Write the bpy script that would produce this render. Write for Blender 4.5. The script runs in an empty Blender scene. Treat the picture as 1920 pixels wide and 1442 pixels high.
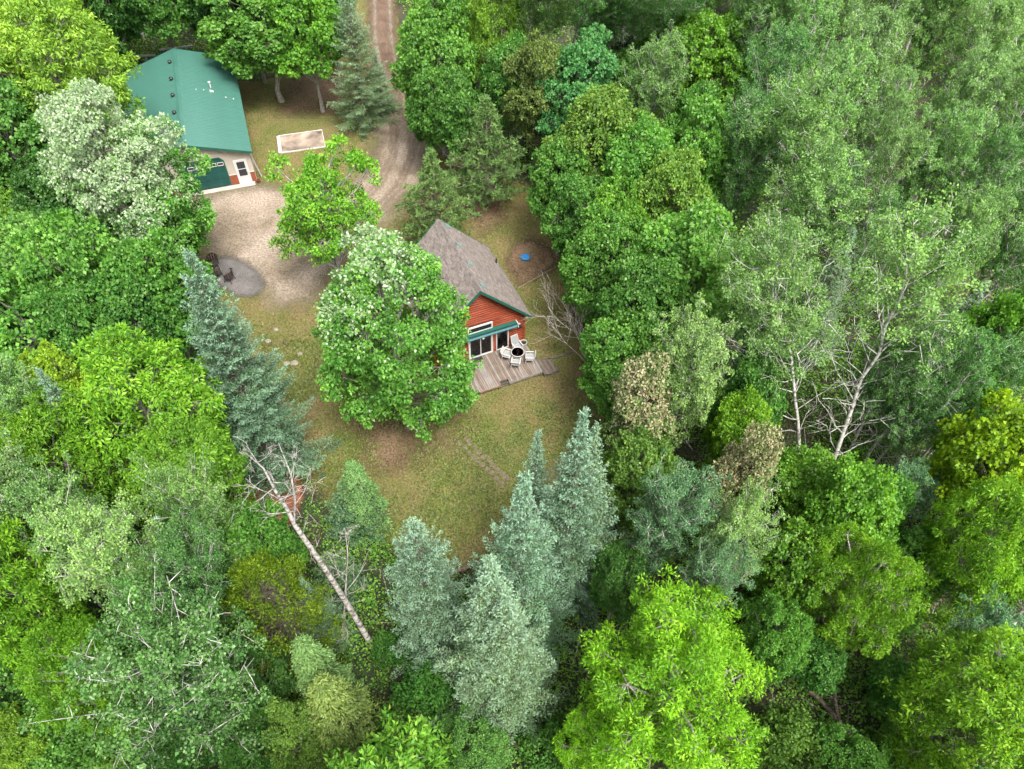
import bpy, math, random
import numpy as np
from mathutils import Matrix, Vector

sc = bpy.context.scene
R_ = math.radians

# ------------------------------------------------------------------ camera
cam_d = bpy.data.cameras.new('camera')
cam_d.sensor_fit = 'HORIZONTAL'; cam_d.sensor_width = 36.0
cam_d.lens = 36.0 * 1379.04 / 1920.0
cam_d.clip_start = 0.5; cam_d.clip_end = 1500
cam = bpy.data.objects.new('camera', cam_d); sc.collection.objects.link(cam)
cam.matrix_world = (Matrix.Translation((0, 0, 36.025)) @ Matrix.Rotation(math.pi / 2 - 0.8829, 4, 'X')
                    @ Matrix.Rotation(0.0157, 4, 'Z'))
sc.camera = cam

# ------------------------------------------------------------------ sky, sun, exposure (bright overcast)
SUN_EL, SUN_AZ = 62.0, 150.0            # azimuth clockwise from +y
w = bpy.data.worlds.new('World'); sc.world = w; w.use_nodes = True
nt = w.node_tree; nt.nodes.clear()
sky = nt.nodes.new('ShaderNodeTexSky'); sky.sky_type = 'NISHITA'; sky.sun_disc = False
sky.sun_elevation = R_(SUN_EL); sky.sun_rotation = R_(SUN_AZ)
sky.air_density = 1.0; sky.dust_density = 6.0; sky.ozone_density = 0.6; sky.altitude = 200
bg = nt.nodes.new('ShaderNodeBackground'); bg.inputs[1].default_value = 0.135
ow = nt.nodes.new('ShaderNodeOutputWorld')
hsv = nt.nodes.new('ShaderNodeHueSaturation'); hsv.inputs['Saturation'].default_value = 0.35     # cloud-veiled, nearly white sky
nt.links.new(sky.outputs[0], hsv.inputs['Color']); nt.links.new(hsv.outputs[0], bg.inputs[0]); nt.links.new(bg.outputs[0], ow.inputs[0])
sl = bpy.data.lights.new('sun', 'SUN'); sl.energy = 1.5; sl.angle = R_(20); sl.color = (1.0, 0.965, 0.91)
so = bpy.data.objects.new('sun', sl); sc.collection.objects.link(so)
a_, e_ = R_(SUN_AZ), R_(SUN_EL)
sd = Vector((math.sin(a_) * math.cos(e_), math.cos(a_) * math.cos(e_), math.sin(e_)))
so.rotation_euler = sd.to_track_quat('Z', 'Y').to_euler(); so.location = (30, -10, 60)
vs = sc.view_settings
vs.view_transform = 'Standard'; vs.look = 'None'; vs.exposure = 1.7; vs.gamma = 1.0; vs.use_curve_mapping = False
cy = sc.cycles
cy.max_bounces = 4; cy.diffuse_bounces = 3; cy.glossy_bounces = 2; cy.transmission_bounces = 2
cy.transparent_max_bounces = 8; cy.use_denoising = True; cy.caustics_reflective = False; cy.caustics_refractive = False
cy.sample_clamp_indirect = 6.0; cy.use_light_tree = False; cy.use_adaptive_sampling = True; cy.adaptive_threshold = 0.03

# ------------------------------------------------------------------ helpers
col = sc.collection

def gz(x, y):
    t = np.clip((np.asarray(y, float) - 31.0) / 18.0, 0, 1)
    return -1.0 + t * t * (3 - 2 * t)

def vnoise(x, y, scale, seed):
    x = np.asarray(x) / scale + seed * 17.3 + 500; y = np.asarray(y) / scale + seed * 9.1 + 500
    xi, yi = np.floor(x).astype(np.int64), np.floor(y).astype(np.int64)
    fx, fy = x - xi, y - yi
    fx = fx * fx * (3 - 2 * fx); fy = fy * fy * (3 - 2 * fy)
    def h(a, b):
        n = np.sin(a * 127.1 + b * 311.7 + seed * 74.7) * 43758.5453
        return n - np.floor(n)
    return (h(xi, yi) * (1 - fx) + h(xi + 1, yi) * fx) * (1 - fy) + (h(xi, yi + 1) * (1 - fx) + h(xi + 1, yi + 1) * fx) * fy

def inpoly(x, y, poly):
    x = np.asarray(x); y = np.asarray(y); c = np.zeros(x.shape, bool)
    n = len(poly)
    for i in range(n):
        x1, y1 = poly[i]; x2, y2 = poly[i - 1]
        m = ((y1 > y) != (y2 > y)) & (x < (x2 - x1) * (y - y1) / (y2 - y1 + 1e-12) + x1)
        c ^= m
    return c

def polydist(x, y, poly):
    """distance to the polygon's outline"""
    d = np.full(np.shape(x), 1e9)
    for i in range(len(poly)):
        ax, ay = poly[i - 1]; bx, by = poly[i]
        vx, vy = bx - ax, by - ay
        t = np.clip(((x - ax) * vx + (y - ay) * vy) / (vx * vx + vy * vy + 1e-9), 0, 1)
        d = np.minimum(d, np.hypot(x - ax - t * vx, y - ay - t * vy))
    return d

def np_mesh(name, V, Q, mat, attrs=None, smooth=False):
    """mesh from an (n,3) vertex array and an (m,3) or (m,4) face array"""
    me = bpy.data.meshes.new(name)
    V = np.asarray(V, np.float32); Q = np.asarray(Q, np.int32); k = Q.shape[1]
    me.vertices.add(len(V)); me.vertices.foreach_set('co', V.ravel())
    me.loops.add(Q.size); me.loops.foreach_set('vertex_index', Q.ravel())
    me.polygons.add(len(Q)); me.polygons.foreach_set('loop_start', np.arange(0, Q.size, k, dtype=np.int32))
    if smooth: me.polygons.foreach_set('use_smooth', np.ones(len(Q), bool))
    me.update(calc_edges=True)
    for an, (dom, arr) in (attrs or {}).items():
        at = me.attributes.new(an, 'FLOAT', dom); at.data.foreach_set('value', np.asarray(arr, np.float32))
    me.materials.append(mat)
    return me

def tag(o, label=None, cat=None, group=None, kind=None):
    if label: o['label'] = label
    if cat: o['category'] = cat
    if group: o['group'] = group
    if kind: o['kind'] = kind
    return o

def link(name, data, parent=None, loc=None):
    o = bpy.data.objects.new(name, data); col.objects.link(o)
    if parent is not None: o.parent = parent
    if loc is not None: o.location = loc
    return o

def empty(name, loc, rz=0.0, label=None, cat=None, group=None):
    o = link(name, None, None, loc); o.rotation_euler = (0, 0, rz); o.empty_display_size = 0.3
    return tag(o, label, cat, group)

class MB:
    """collects polygons; build() links them as one mesh object"""
    def __init__(s): s.v = []; s.f = []
    def add(s, vs, fs):
        n = len(s.v); s.v += [tuple(map(float, p)) for p in vs]; s.f += [tuple(i + n for i in f) for f in fs]; return s
    def hexa(s, p):   # 8 corners: bottom ring then top ring
        return s.add(p, [(3, 2, 1, 0), (4, 5, 6, 7), (0, 1, 5, 4), (1, 2, 6, 5), (2, 3, 7, 6), (3, 0, 4, 7)])
    def box(s, x0, x1, y0, y1, z0, z1):
        return s.hexa([(x0, y0, z0), (x1, y0, z0), (x1, y1, z0), (x0, y1, z0), (x0, y0, z1), (x1, y0, z1), (x1, y1, z1), (x0, y1, z1)])
    def bar(s, a, b, w_, h_=None, up=(0, 0, 1)):
        h_ = w_ if h_ is None else h_
        a, b = Vector(a), Vector(b); d = (b - a).normalized(); u = Vector(up)
        if abs(d.dot(u)) > 0.98: u = Vector((0, 1, 0))
        sx = d.cross(u).normalized() * w_ / 2; sy = sx.cross(d).normalized() * h_ / 2
        return s.hexa([a - sx - sy, a + sx - sy, b + sx - sy, b - sx - sy, a - sx + sy, a + sx + sy, b + sx + sy, b - sx + sy])
    def tube(s, pts, rad, n=8, cap=True):
        pts = [Vector(p) for p in pts]
        if not hasattr(rad, '__len__'): rad = [rad] * len(pts)
        rings = []
        for i, p in enumerate(pts):
            d = (pts[min(i + 1, len(pts) - 1)] - pts[max(i - 1, 0)]).normalized()
            u = Vector((0, 0, 1)) if abs(d.z) < 0.95 else Vector((1, 0, 0))
            sx = d.cross(u).normalized(); sy = sx.cross(d)
            rings.append([p + (sx * math.cos(t) + sy * math.sin(t)) * rad[i] for t in [2 * math.pi * k / n for k in range(n)]])
        vs = [q for r in rings for q in r]; fs = []
        for i in range(len(pts) - 1):
            for k in range(n):
                fs.append((i * n + k, i * n + (k + 1) % n, (i + 1) * n + (k + 1) % n, (i + 1) * n + k))
        if cap: fs += [tuple(range(n - 1, -1, -1)), tuple((len(pts) - 1) * n + k for k in range(n))]
        return s.add(vs, fs)
    def ring(s, c, R, r, n=24, m=8):
        vs, fs = [], []
        for i in range(n):
            t = 2 * math.pi * i / n
            for j in range(m):
                p = 2 * math.pi * j / m
                vs.append((c[0] + math.cos(t) * (R + r * math.cos(p)), c[1] + math.sin(t) * (R + r * math.cos(p)), c[2] + r * math.sin(p)))
        for i in range(n):
            for j in range(m):
                fs.append((i * m + j, ((i + 1) % n) * m + j, ((i + 1) % n) * m + (j + 1) % m, i * m + (j + 1) % m))
        return s.add(vs, fs)
    def lathe(s, prof, c=(0, 0, 0), n=20):
        vs, fs = [], []
        for r, z in prof:
            for k in range(n):
                t = 2 * math.pi * k / n; vs.append((c[0] + r * math.cos(t), c[1] + r * math.sin(t), c[2] + z))
        for i in range(len(prof) - 1):
            for k in range(n):
                fs.append((i * n + k, i * n + (k + 1) % n, (i + 1) * n + (k + 1) % n, (i + 1) * n + k))
        return s.add(vs, fs)
    def prism(s, poly, y0, y1):  # polygon in xz extruded along y
        n = len(poly)
        vs = [(x, y0, z) for x, z in poly] + [(x, y1, z) for x, z in poly]
        fs = [tuple(range(n)), tuple(range(2 * n - 1, n - 1, -1))] + [(i, i + n, (i + 1) % n + n, (i + 1) % n) for i in range(n)]
        return s.add(vs, fs)
    def mesh(s, name, mat, smooth=False):
        me = bpy.data.meshes.new(name); me.from_pydata(s.v, [], s.f); me.update()
        if smooth: me.polygons.foreach_set('use_smooth', np.ones(len(me.polygons), bool))
        if mat: me.materials.append(mat)
        return me
    def build(s, name, mat, parent=None, bevel=0.0, smooth=False):
        o = link(name, s.mesh(name, mat, smooth), parent)
        if bevel:
            b = o.modifiers.new('bevel', 'BEVEL'); b.width = bevel; b.segments = 1; b.limit_method = 'ANGLE'
        return o

# ------------------------------------------------------------------ materials
def new_mat(name):
    m = bpy.data.materials.new(name); m.use_nodes = True; t = m.node_tree; t.nodes.clear()
    o = t.nodes.new('ShaderNodeOutputMaterial')
    def N(kind, **kw):
        n = t.nodes.new('ShaderNode' + kind)
        for k, v in kw.items():
            if k.startswith('i_'): n.inputs[k[2:].replace('_', ' ')].default_value = v
            else: setattr(n, k, v)
        return n
    return m, N, t.links.new, o

def ramp(N, stops):
    r = N('ValToRGB'); e = r.color_ramp.elements
    e[0].position = stops[0][0]; e[0].color = (*stops[0][1], 1)
    e[1].position = stops[-1][0]; e[1].color = (*stops[-1][1], 1)
    for p, c in stops[1:-1]:
        k = e.new(p); k.color = (*c, 1)
    return r

def simple(name, c, rough=0.6, metal=0.0, noise=0.0, nscale=4.0, bump=0.0, bscale=60.0, spec=0.4, stretch=None):
    """principled with mottled colour and fine relief"""
    m, N, L, o = new_mat(name)
    b = N('BsdfPrincipled'); b.inputs['Roughness'].default_value = rough; b.inputs['Metallic'].default_value = metal
    b.inputs['Specular IOR Level'].default_value = spec
    tc = N('TexCoord'); mp = N('Mapping'); L(tc.outputs['Object'], mp.inputs[0])
    if stretch: mp.inputs['Scale'].default_value = stretch
    if noise:
        n = N('TexNoise'); n.inputs['Scale'].default_value = nscale; n.inputs['Detail'].default_value = 6; L(mp.outputs[0], n.inputs['Vector'])
        r = ramp(N, [(0.3, tuple(v * (1 - noise) for v in c)), (0.7, tuple(min(1, v * (1 + noise)) for v in c))])
        L(n.outputs[0], r.inputs[0]); L(r.outputs[0], b.inputs['Base Color'])
    else: b.inputs['Base Color'].default_value = (*c, 1)
    if bump:
        n2 = N('TexNoise'); n2.inputs['Scale'].default_value = bscale; n2.inputs['Detail'].default_value = 4; L(mp.outputs[0], n2.inputs['Vector'])
        bp = N('Bump'); bp.inputs['Strength'].default_value = bump; bp.inputs['Distance'].default_value = 0.02
        L(n2.outputs[0], bp.inputs['Height']); L(bp.outputs[0], b.inputs['Normal'])
    L(b.outputs[0], o.inputs[0])
    return m

def leaf_mat(name, pale=(0.4, 0.45, 0.33), trans=0.35, var=0.48, rough=0.5):
    """leaf colour = the tree's own colour (object colour), varied leaf by leaf; 'pale' marks leaves of a second colour"""
    m, N, L, o = new_mat(name)
    oi = N('ObjectInfo'); lv = N('Attribute', attribute_name='lv'); pa = N('Attribute', attribute_name='pale')
    mr = N('MapRange'); mr.inputs['To Min'].default_value = 1 - var; mr.inputs['To Max'].default_value = 1 + var
    L(lv.outputs['Fac'], mr.inputs['Value'])
    tc = N('TexCoord'); nz = N('TexNoise'); nz.inputs['Scale'].default_value = 0.45; nz.inputs['Detail'].default_value = 2; L(tc.outputs['Object'], nz.inputs['Vector'])
    nv = N('MapRange'); nv.inputs['From Min'].default_value = 0.3; nv.inputs['From Max'].default_value = 0.7; nv.inputs['To Min'].default_value = 0.78; nv.inputs['To Max'].default_value = 1.22; L(nz.outputs[0], nv.inputs['Value'])
    mm = N('Math', operation='MULTIPLY'); L(mr.outputs[0], mm.inputs[0]); L(nv.outputs[0], mm.inputs[1])
    hs = N('HueSaturation'); L(oi.outputs['Color'], hs.inputs['Color']); L(mm.outputs[0], hs.inputs['Value'])
    av = N('Math', operation='ADD'); L(lv.outputs['Fac'], av.inputs[0]); L(nz.outputs[0], av.inputs[1])
    mh = N('MapRange'); mh.inputs['From Min'].default_value = 0.3; mh.inputs['From Max'].default_value = 1.7; mh.inputs['To Min'].default_value = 0.528; mh.inputs['To Max'].default_value = 0.482
    L(av.outputs[0], mh.inputs['Value']); L(mh.outputs[0], hs.inputs['Hue'])
    mx = N('Mix', data_type='RGBA'); L(pa.outputs['Fac'], mx.inputs['Factor']); L(hs.outputs[0], mx.inputs[6])
    mx.inputs[7].default_value = (*pale, 1)
    df = N('BsdfDiffuse'); L(mx.outputs[2], df.inputs['Color'])
    gs = N('BsdfGlossy'); gs.inputs['Roughness'].default_value = rough; gs.inputs['Color'].default_value = (1, 1, 1, 1)
    b = N('MixShader'); b.inputs[0].default_value = 0.02; L(df.outputs[0], b.inputs[1]); L(gs.outputs[0], b.inputs[2])
    h2 = N('HueSaturation'); h2.inputs['Hue'].default_value = 0.49; h2.inputs['Saturation'].default_value = 1.1; h2.inputs['Value'].default_value = 1.5
    L(mx.outputs[2], h2.inputs['Color'])
    tr = N('BsdfTranslucent'); L(h2.outputs[0], tr.inputs['Color'])
    ms = N('MixShader'); ms.inputs[0].default_value = trans
    L(b.outputs[0], ms.inputs[1]); L(tr.outputs[0], ms.inputs[2]); L(ms.outputs[0], o.inputs[0])
    return m

M = {}
M['leaf'] = leaf_mat('leaf_green')
M['leaf_pale_tip'] = leaf_mat('leaf_pale_tip', pale=(0.22, 0.36, 0.11))
M['leaf_silver'] = leaf_mat('leaf_silver', pale=(0.44, 0.50, 0.35))
M['leaf_yellow_tip'] = leaf_mat('leaf_yellow_tip', pale=(0.27, 0.37, 0.05))
M['leaf_seed'] = leaf_mat('leaf_seed', pale=(0.42, 0.37, 0.22), trans=0.25)
M['leaf_aspen'] = leaf_mat('leaf_aspen', pale=(0.26, 0.36, 0.18), trans=0.3, var=0.5)
M['needle_blue'] = leaf_mat('needle_blue', pale=(0.25, 0.37, 0.27), trans=0.15, var=0.5)
M['needle'] = leaf_mat('needle', pale=(0.20, 0.26, 0.10), trans=0.15, var=0.4)
M['needle_dead'] = leaf_mat('needle_dead', pale=(0.2, 0.14, 0.08), trans=0.1)

def bark(name, c1, c2, scale, stretch, bump=0.6):
    m, N, L, o = new_mat(name)
    tc = N('TexCoord'); mp = N('Mapping'); mp.inputs['Scale'].default_value = stretch; L(tc.outputs['Object'], mp.inputs[0])
    n = N('TexNoise'); n.inputs['Scale'].default_value = scale; n.inputs['Detail'].default_value = 8; L(mp.outputs[0], n.inputs['Vector'])
    r = ramp(N, [(0.36, c1), (0.55, c2), (0.75, tuple(min(1, v * 1.15) for v in c2))]); L(n.outputs[0], r.inputs[0])
    b = N('BsdfPrincipled'); b.inputs['Roughness'].default_value = 0.85; L(r.outputs[0], b.inputs['Base Color'])
    bp = N('Bump'); bp.inputs['Strength'].default_value = bump; bp.inputs['Distance'].default_value = 0.03
    L(n.outputs[0], bp.inputs['Height']); L(bp.outputs[0], b.inputs['Normal']); L(b.outputs[0], o.inputs[0])
    return m
M['bark_brown'] = bark('bark_brown', (0.05, 0.04, 0.03), (0.17, 0.14, 0.11), 6, (3, 3, 0.6))
M['bark_grey'] = bark('bark_grey', (0.10, 0.09, 0.075), (0.30, 0.28, 0.24), 6, (3, 3, 0.8))
M['bark_white'] = bark('bark_white', (0.14, 0.13, 0.11), (0.50, 0.49, 0.44), 3.0, (1.2, 1.2, 1.6))
M['bark_birch'] = bark('bark_birch', (0.09, 0.075, 0.065), (0.36, 0.34, 0.31), 3.5, (1.0, 1.0, 2.2))
M['bark_dead'] = bark('bark_dead', (0.16, 0.13, 0.12), (0.40, 0.36, 0.33), 5, (2, 2, 0.8))
M['log_wood'] = bark('log_wood', (0.06, 0.045, 0.035), (0.20, 0.15, 0.11), 7, (1, 1, 1))

# ------------------------------------------------------------------ ground and its sheets
def ground_mat():
    m, N, L, o = new_mat('forest_floor')
    tc = N('TexCoord'); n1 = N('TexNoise'); n1.inputs['Scale'].default_value = 0.35; n1.inputs['Detail'].default_value = 10
    n2 = N('TexNoise'); n2.inputs['Scale'].default_value = 5.0; n2.inputs['Detail'].default_value = 10; n2.inputs['Roughness'].default_value = 0.75
    L(tc.outputs['Object'], n1.inputs['Vector']); L(tc.outputs['Object'], n2.inputs['Vector'])
    r1 = ramp(N, [(0.35, (0.024, 0.042, 0.012)), (0.52, (0.034, 0.036, 0.016)), (0.68, (0.050, 0.038, 0.024))]); L(n1.outputs[0], r1.inputs[0])
    r2 = ramp(N, [(0.36, (0.3, 0.3, 0.3)), (0.64, (1.7, 1.7, 1.7))]); L(n2.outputs[0], r2.inputs[0])
    mu = N('Mix', data_type='RGBA', blend_type='MULTIPLY'); mu.inputs['Factor'].default_value = 1
    L(r1.outputs[0], mu.inputs[6]); L(r2.outputs[0], mu.inputs[7])
    b = N('BsdfPrincipled'); b.inputs['Roughness'].default_value = 0.95; L(mu.outputs[2], b.inputs['Base Color'])
    bp = N('Bump'); bp.inputs['Strength'].default_value = 0.8; bp.inputs['Distance'].default_value = 0.08
    L(n2.outputs[0], bp.inputs['Height']); L(bp.outputs[0], b.inputs['Normal']); L(b.outputs[0], o.inputs[0])
    return m

def sheet_mat(name, stops, big=0.25, fine=6.0, fine_amt=0.5, edge_scale=1.2, edge_soft=0.25, stops2=None, scale2=0.9, bump=0.5):
    """loose ground whose ragged rim thins out (the 'edge' attribute is 0 on the rim, 1 inside)"""
    m, N, L, o = new_mat(name)
    tc = N('TexCoord'); P = tc.outputs['Object']
    n1 = N('TexNoise'); n1.inputs['Scale'].default_value = big; n1.inputs['Detail'].default_value = 7; n1.inputs['Distortion'].default_value = 0.4; L(P, n1.inputs['Vector'])
    r1 = ramp(N, stops); L(n1.outputs[0], r1.inputs[0]); c = r1.outputs[0]
    if stops2:
        n3 = N('TexNoise'); n3.inputs['Scale'].default_value = scale2; n3.inputs['Detail'].default_value = 9; n3.inputs['Roughness'].default_value = 0.65; L(P, n3.inputs['Vector'])
        r3 = ramp(N, stops2); L(n3.outputs[0], r3.inputs[0])
        mx = N('Mix', data_type='RGBA'); mx.inputs['Factor'].default_value = 0.5; L(c, mx.inputs[6]); L(r3.outputs[0], mx.inputs[7]); c = mx.outputs[2]
    n2 = N('TexNoise'); n2.inputs['Scale'].default_value = fine; n2.inputs['Detail'].default_value = 8; n2.inputs['Roughness'].default_value = 0.7; L(P, n2.inputs['Vector'])
    r2 = ramp(N, [(0.38, (1 - fine_amt,) * 3), (0.62, (1 + fine_amt,) * 3)]); L(n2.outputs[0], r2.inputs[0])
    mu = N('Mix', data_type='RGBA', blend_type='MULTIPLY'); mu.inputs['Factor'].default_value = 1; L(c, mu.inputs[6]); L(r2.outputs[0], mu.inputs[7])
    b = N('BsdfPrincipled'); b.inputs['Roughness'].default_value = 0.95; b.inputs['Specular IOR Level'].default_value = 0.15; L(mu.outputs[2], b.inputs['Base Color'])
    bp = N('Bump'); bp.inputs['Strength'].default_value = bump; bp.inputs['Distance'].default_value = 0.05; L(n2.outputs[0], bp.inputs['Height']); L(bp.outputs[0], b.inputs['Normal'])
    ea = N('Attribute', attribute_name='edge'); ne = N('TexNoise'); ne.inputs['Scale'].default_value = edge_scale; ne.inputs['Detail'].default_value = 9; ne.inputs['Roughness'].default_value = 0.65; L(P, ne.inputs['Vector'])
    ad = N('Math', operation='ADD'); L(ea.outputs['Fac'], ad.inputs[0]); L(ne.outputs[0], ad.inputs[1])
    mr = N('MapRange'); mr.inputs['From Min'].default_value = 0.82 - edge_soft / 2; mr.inputs['From Max'].default_value = 0.82 + edge_soft / 2; L(ad.outputs[0], mr.inputs['Value'])
    tp = N('BsdfTransparent'); ms = N('MixShader'); L(mr.outputs[0], ms.inputs[0]); L(tp.outputs[0], ms.inputs[1]); L(b.outputs[0], ms.inputs[2]); L(ms.outputs[0], o.inputs[0])
    return m

def ground_sheet(name, poly, dz, mat, step=0.6, fade=1.2, label=None, cat=None):
    poly = [tuple(p[:2]) for p in poly]
    xs = [p[0] for p in poly]; ys = [p[1] for p in poly]
    gx = np.arange(min(xs) - step, max(xs) + 2 * step, step); gy = np.arange(min(ys) - step, max(ys) + 2 * step, step)
    X, Y = np.meshgrid(gx, gy); ins = inpoly(X, Y, poly); d = polydist(X, Y, poly)
    e = np.where(ins, np.clip(d / fade, 0, 1), 0.0)
    nx, ny = len(gx), len(gy)
    idx = np.arange(nx * ny).reshape(ny, nx)
    q = np.stack([idx[:-1, :-1], idx[:-1, 1:], idx[1:, 1:], idx[1:, :-1]], -1).reshape(-1, 4)
    keep = (e.ravel()[q] > 0).any(1); q = q[keep]
    used = np.unique(q); rm = np.zeros(nx * ny, int); rm[used] = np.arange(len(used))
    V = np.stack([X.ravel(), Y.ravel(), (gz(X, Y) + dz).ravel()], -1)[used]
    o = link(name, np_mesh(name, V, rm[q], mat, {'edge': ('POINT', e.ravel()[used])}))
    return tag(o, kind='structure')

gx = np.concatenate([np.linspace(-400, -70, 12), np.arange(-65, 66, 1.0), np.linspace(70, 400, 12)])
gy = np.concatenate([np.linspace(-300, -20, 10), np.arange(-15, 101, 1.0), np.linspace(105, 600, 14)])
X, Y = np.meshgrid(gx, gy); Zg = gz(X, Y)
CLEAR = [(-39.0, 62.5), (-36.0, 68.0), (-30.0, 67.2), (-24.5, 67.0), (-21.5, 70.5), (-18.0, 72.5), (-18.6, 92), (-14.2, 92), (-10.2, 67.2), (-5.3, 54.9), (1.9, 50.5), (4.7, 44.1), (4.5, 38.2), (6.0, 32.0),
         (6.4, 27.2), (4.6, 23.2), (1.9, 19.4), (-1.0, 17.2), (-3.3, 16.9), (-6.3, 18.3), (-9.8, 20.4), (-13.2, 23.4), (-16.2, 27.6), (-19.4, 32.8),
         (-23.0, 35.6), (-26.5, 41.7), (-34, 53.3)]
idx = np.arange(X.size).reshape(X.shape)
gq = np.stack([idx[:-1, :-1], idx[:-1, 1:], idx[1:, 1:], idx[1:, :-1]], -1).reshape(-1, 4)
rough_ = np.where(inpoly(X, Y, CLEAR), 0, np.clip(polydist(X, Y, CLEAR) / 3, 0, 1))
Zg = Zg + rough_ * (vnoise(X, Y, 3.5, 3) - 0.6) * 0.35
tag(link('ground', np_mesh('ground', np.stack([X.ravel(), Y.ravel(), Zg.ravel()], -1), gq, ground_mat(), smooth=True)), kind='structure')

lawn_m = sheet_mat('lawn', [(0.36, (0.072, 0.098, 0.021)), (0.47, (0.122, 0.116, 0.037)), (0.56, (0.148, 0.116, 0.050)), (0.66, (0.098, 0.118, 0.028))],
                   big=0.22, fine=8.0, fine_amt=0.42, stops2=[(0.36, (0.066, 0.088, 0.018)), (0.5, (0.112, 0.098, 0.037)), (0.64, (0.150, 0.108, 0.054))], scale2=0.8)
ground_sheet('lawn', CLEAR, 0.012, lawn_m, step=0.7, fade=1.6)
bare_m = sheet_mat('bare_earth', [(0.35, (0.115, 0.074, 0.045)), (0.65, (0.175, 0.115, 0.072))], big=0.4, fine=8.0, fine_amt=0.5, edge_soft=1.1, edge_scale=0.9)
drive_m = sheet_mat('driveway', [(0.34, (0.140, 0.110, 0.074)), (0.5, (0.205, 0.164, 0.122)), (0.66, (0.265, 0.215, 0.168))], big=0.30, fine=7.0, fine_amt=0.38, edge_soft=0.95, edge_scale=0.7)
track_m = sheet_mat('woodland_track', [(0.35, (0.088, 0.056, 0.038)), (0.65, (0.145, 0.098, 0.070))], big=0.5, fine=6.0, fine_amt=0.45, edge_soft=0.9)
DRIVE = [(-13.0, 60), (-11.2, 64), (-8.4, 58.9), (-6.9, 54.8), (-7.3, 50.3), (-8.8, 46.8), (-10.2, 45.0), (-11.4, 42.6), (-13.2, 39.8),
                          (-14.0, 37.2), (-16.5, 36.4), (-18.9, 39.2), (-22.6, 41.5), (-25.2, 44.6), (-27.6, 47.9), (-21.0, 50.8), (-17.4, 49.6), (-14.2, 49.4), (-12.9, 52.5), (-12.6, 56.5)]
ground_sheet('driveway', DRIVE, 0.024, drive_m, fade=2.0)
TRACK = [(-18.2, 95), (-14.2, 95), (-12.6, 77), (-10.4, 66), (-8.2, 59.5), (-10.5, 56.5), (-12.7, 58), (-13.4, 64), (-15.2, 73.4)]
ground_sheet('woodland_track', TRACK, 0.019, track_m, fade=1.0)
rut_m = sheet_mat('wheel_rut', [(0.35, (0.150, 0.112, 0.080)), (0.65, (0.205, 0.160, 0.120))], big=0.6, fine=6.0, fine_amt=0.35, edge_soft=1.3, edge_scale=1.5)
RC = np.array([(-16.3, 95), (-15.0, 84), (-13.9, 76), (-12.5, 69), (-11.2, 63.5), (-10.0, 58.8), (-9.6, 54.5), (-10.2, 50.5), (-12.0, 46.5), (-15.0, 43.5)])
RT = np.gradient(RC, axis=0); RT = RT / np.linalg.norm(RT, axis=1, keepdims=True); RN = np.stack([-RT[:, 1], RT[:, 0]], -1)
for off in (-0.8, 0.8):
    a = RC + RN * (off - 0.34); b = RC + RN * (off + 0.34)
    ground_sheet('wheel_rut', [tuple(p) for p in a] + [tuple(p) for p in b[::-1]], 0.029, rut_m, step=0.2, fade=0.34)
ground_sheet('bare_earth', [(-21.5, 60), (-22.5, 68), (-17.5, 70), (-14.5, 64), (-15.5, 61)], 0.017, bare_m, fade=2.5)
ground_sheet('bare_earth', [(-0.8, 41.8), (0.3, 39.0), (3.5, 41.3), (3.1, 43.2), (1.4, 44.4), (0.0, 43.6)], 0.017, bare_m, step=0.25, fade=0.7)
ground_sheet('bare_earth', [(-9.5, 24.2), (-7.2, 23.2), (-4.2, 24.6), (-2.2, 26.6), (-2.4, 28.8), (-5.0, 28.8), (-9.0, 27.0)], 0.017, bare_m, step=0.4, fade=1.6)
ground_sheet('bare_earth', [(-4.5, 47.5), (-2.8, 51), (-0.5, 49.8), (-0.5, 46), (-2.5, 44.5)], 0.017, bare_m, step=0.4, fade=1.6)
litter_m = sheet_mat('needle_litter', [(0.35, (0.13, 0.05, 0.028)), (0.65, (0.24, 0.10, 0.06))], big=1.0, fine=8.0, fine_amt=0.4, edge_soft=0.4)
ground_sheet('needle_litter', [(-16.2, 21.3), (-15.2, 24.4), (-12.6, 24.2), (-11.6, 21.8), (-12.2, 19.6), (-14.6, 19.4)], 0.05, litter_m, step=0.3, fade=0.8)
gravel_m = sheet_mat('gravel', [(0.35, (0.085, 0.080, 0.076)), (0.65, (0.140, 0.128, 0.120))], big=1.2, fine=18.0, fine_amt=0.45, edge_soft=0.8, edge_scale=1.3)
th = np.linspace(0, 2 * np.pi, 25)[:-1]
GC = np.array([-20.2, 39.75]); ga = R_(-38)
ground_sheet('gravel_pad', [tuple(GC + np.array([math.cos(ga) * 2.75 * math.cos(t) - math.sin(ga) * 1.5 * math.sin(t), math.sin(ga) * 2.75 * math.cos(t) + math.cos(ga) * 1.5 * math.sin(t)])) for t in th],
             0.03, gravel_m, step=0.25, fade=0.6)

# ------------------------------------------------------------------ tree building kit
def unit(v): return v / (np.linalg.norm(v, axis=-1, keepdims=True) + 1e-9)

def cards(P, D, N, L, W, fold=0.18, droop=0.1):
    """one folded leaf (two triangles) per row"""
    D = unit(D); S = unit(np.cross(D, N)); N = np.cross(S, D)
    L = np.asarray(L)[:, None]; W = np.asarray(W)[:, None]
    mid = P + D * L * 0.45
    V = np.stack([P, mid + S * W / 2 + N * fold * W, P + D * L - N * droop * L, mid - S * W / 2 + N * fold * W], 1).reshape(-1, 3)
    Q = np.arange(len(P) * 4).reshape(-1, 4)
    return V, Q

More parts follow.
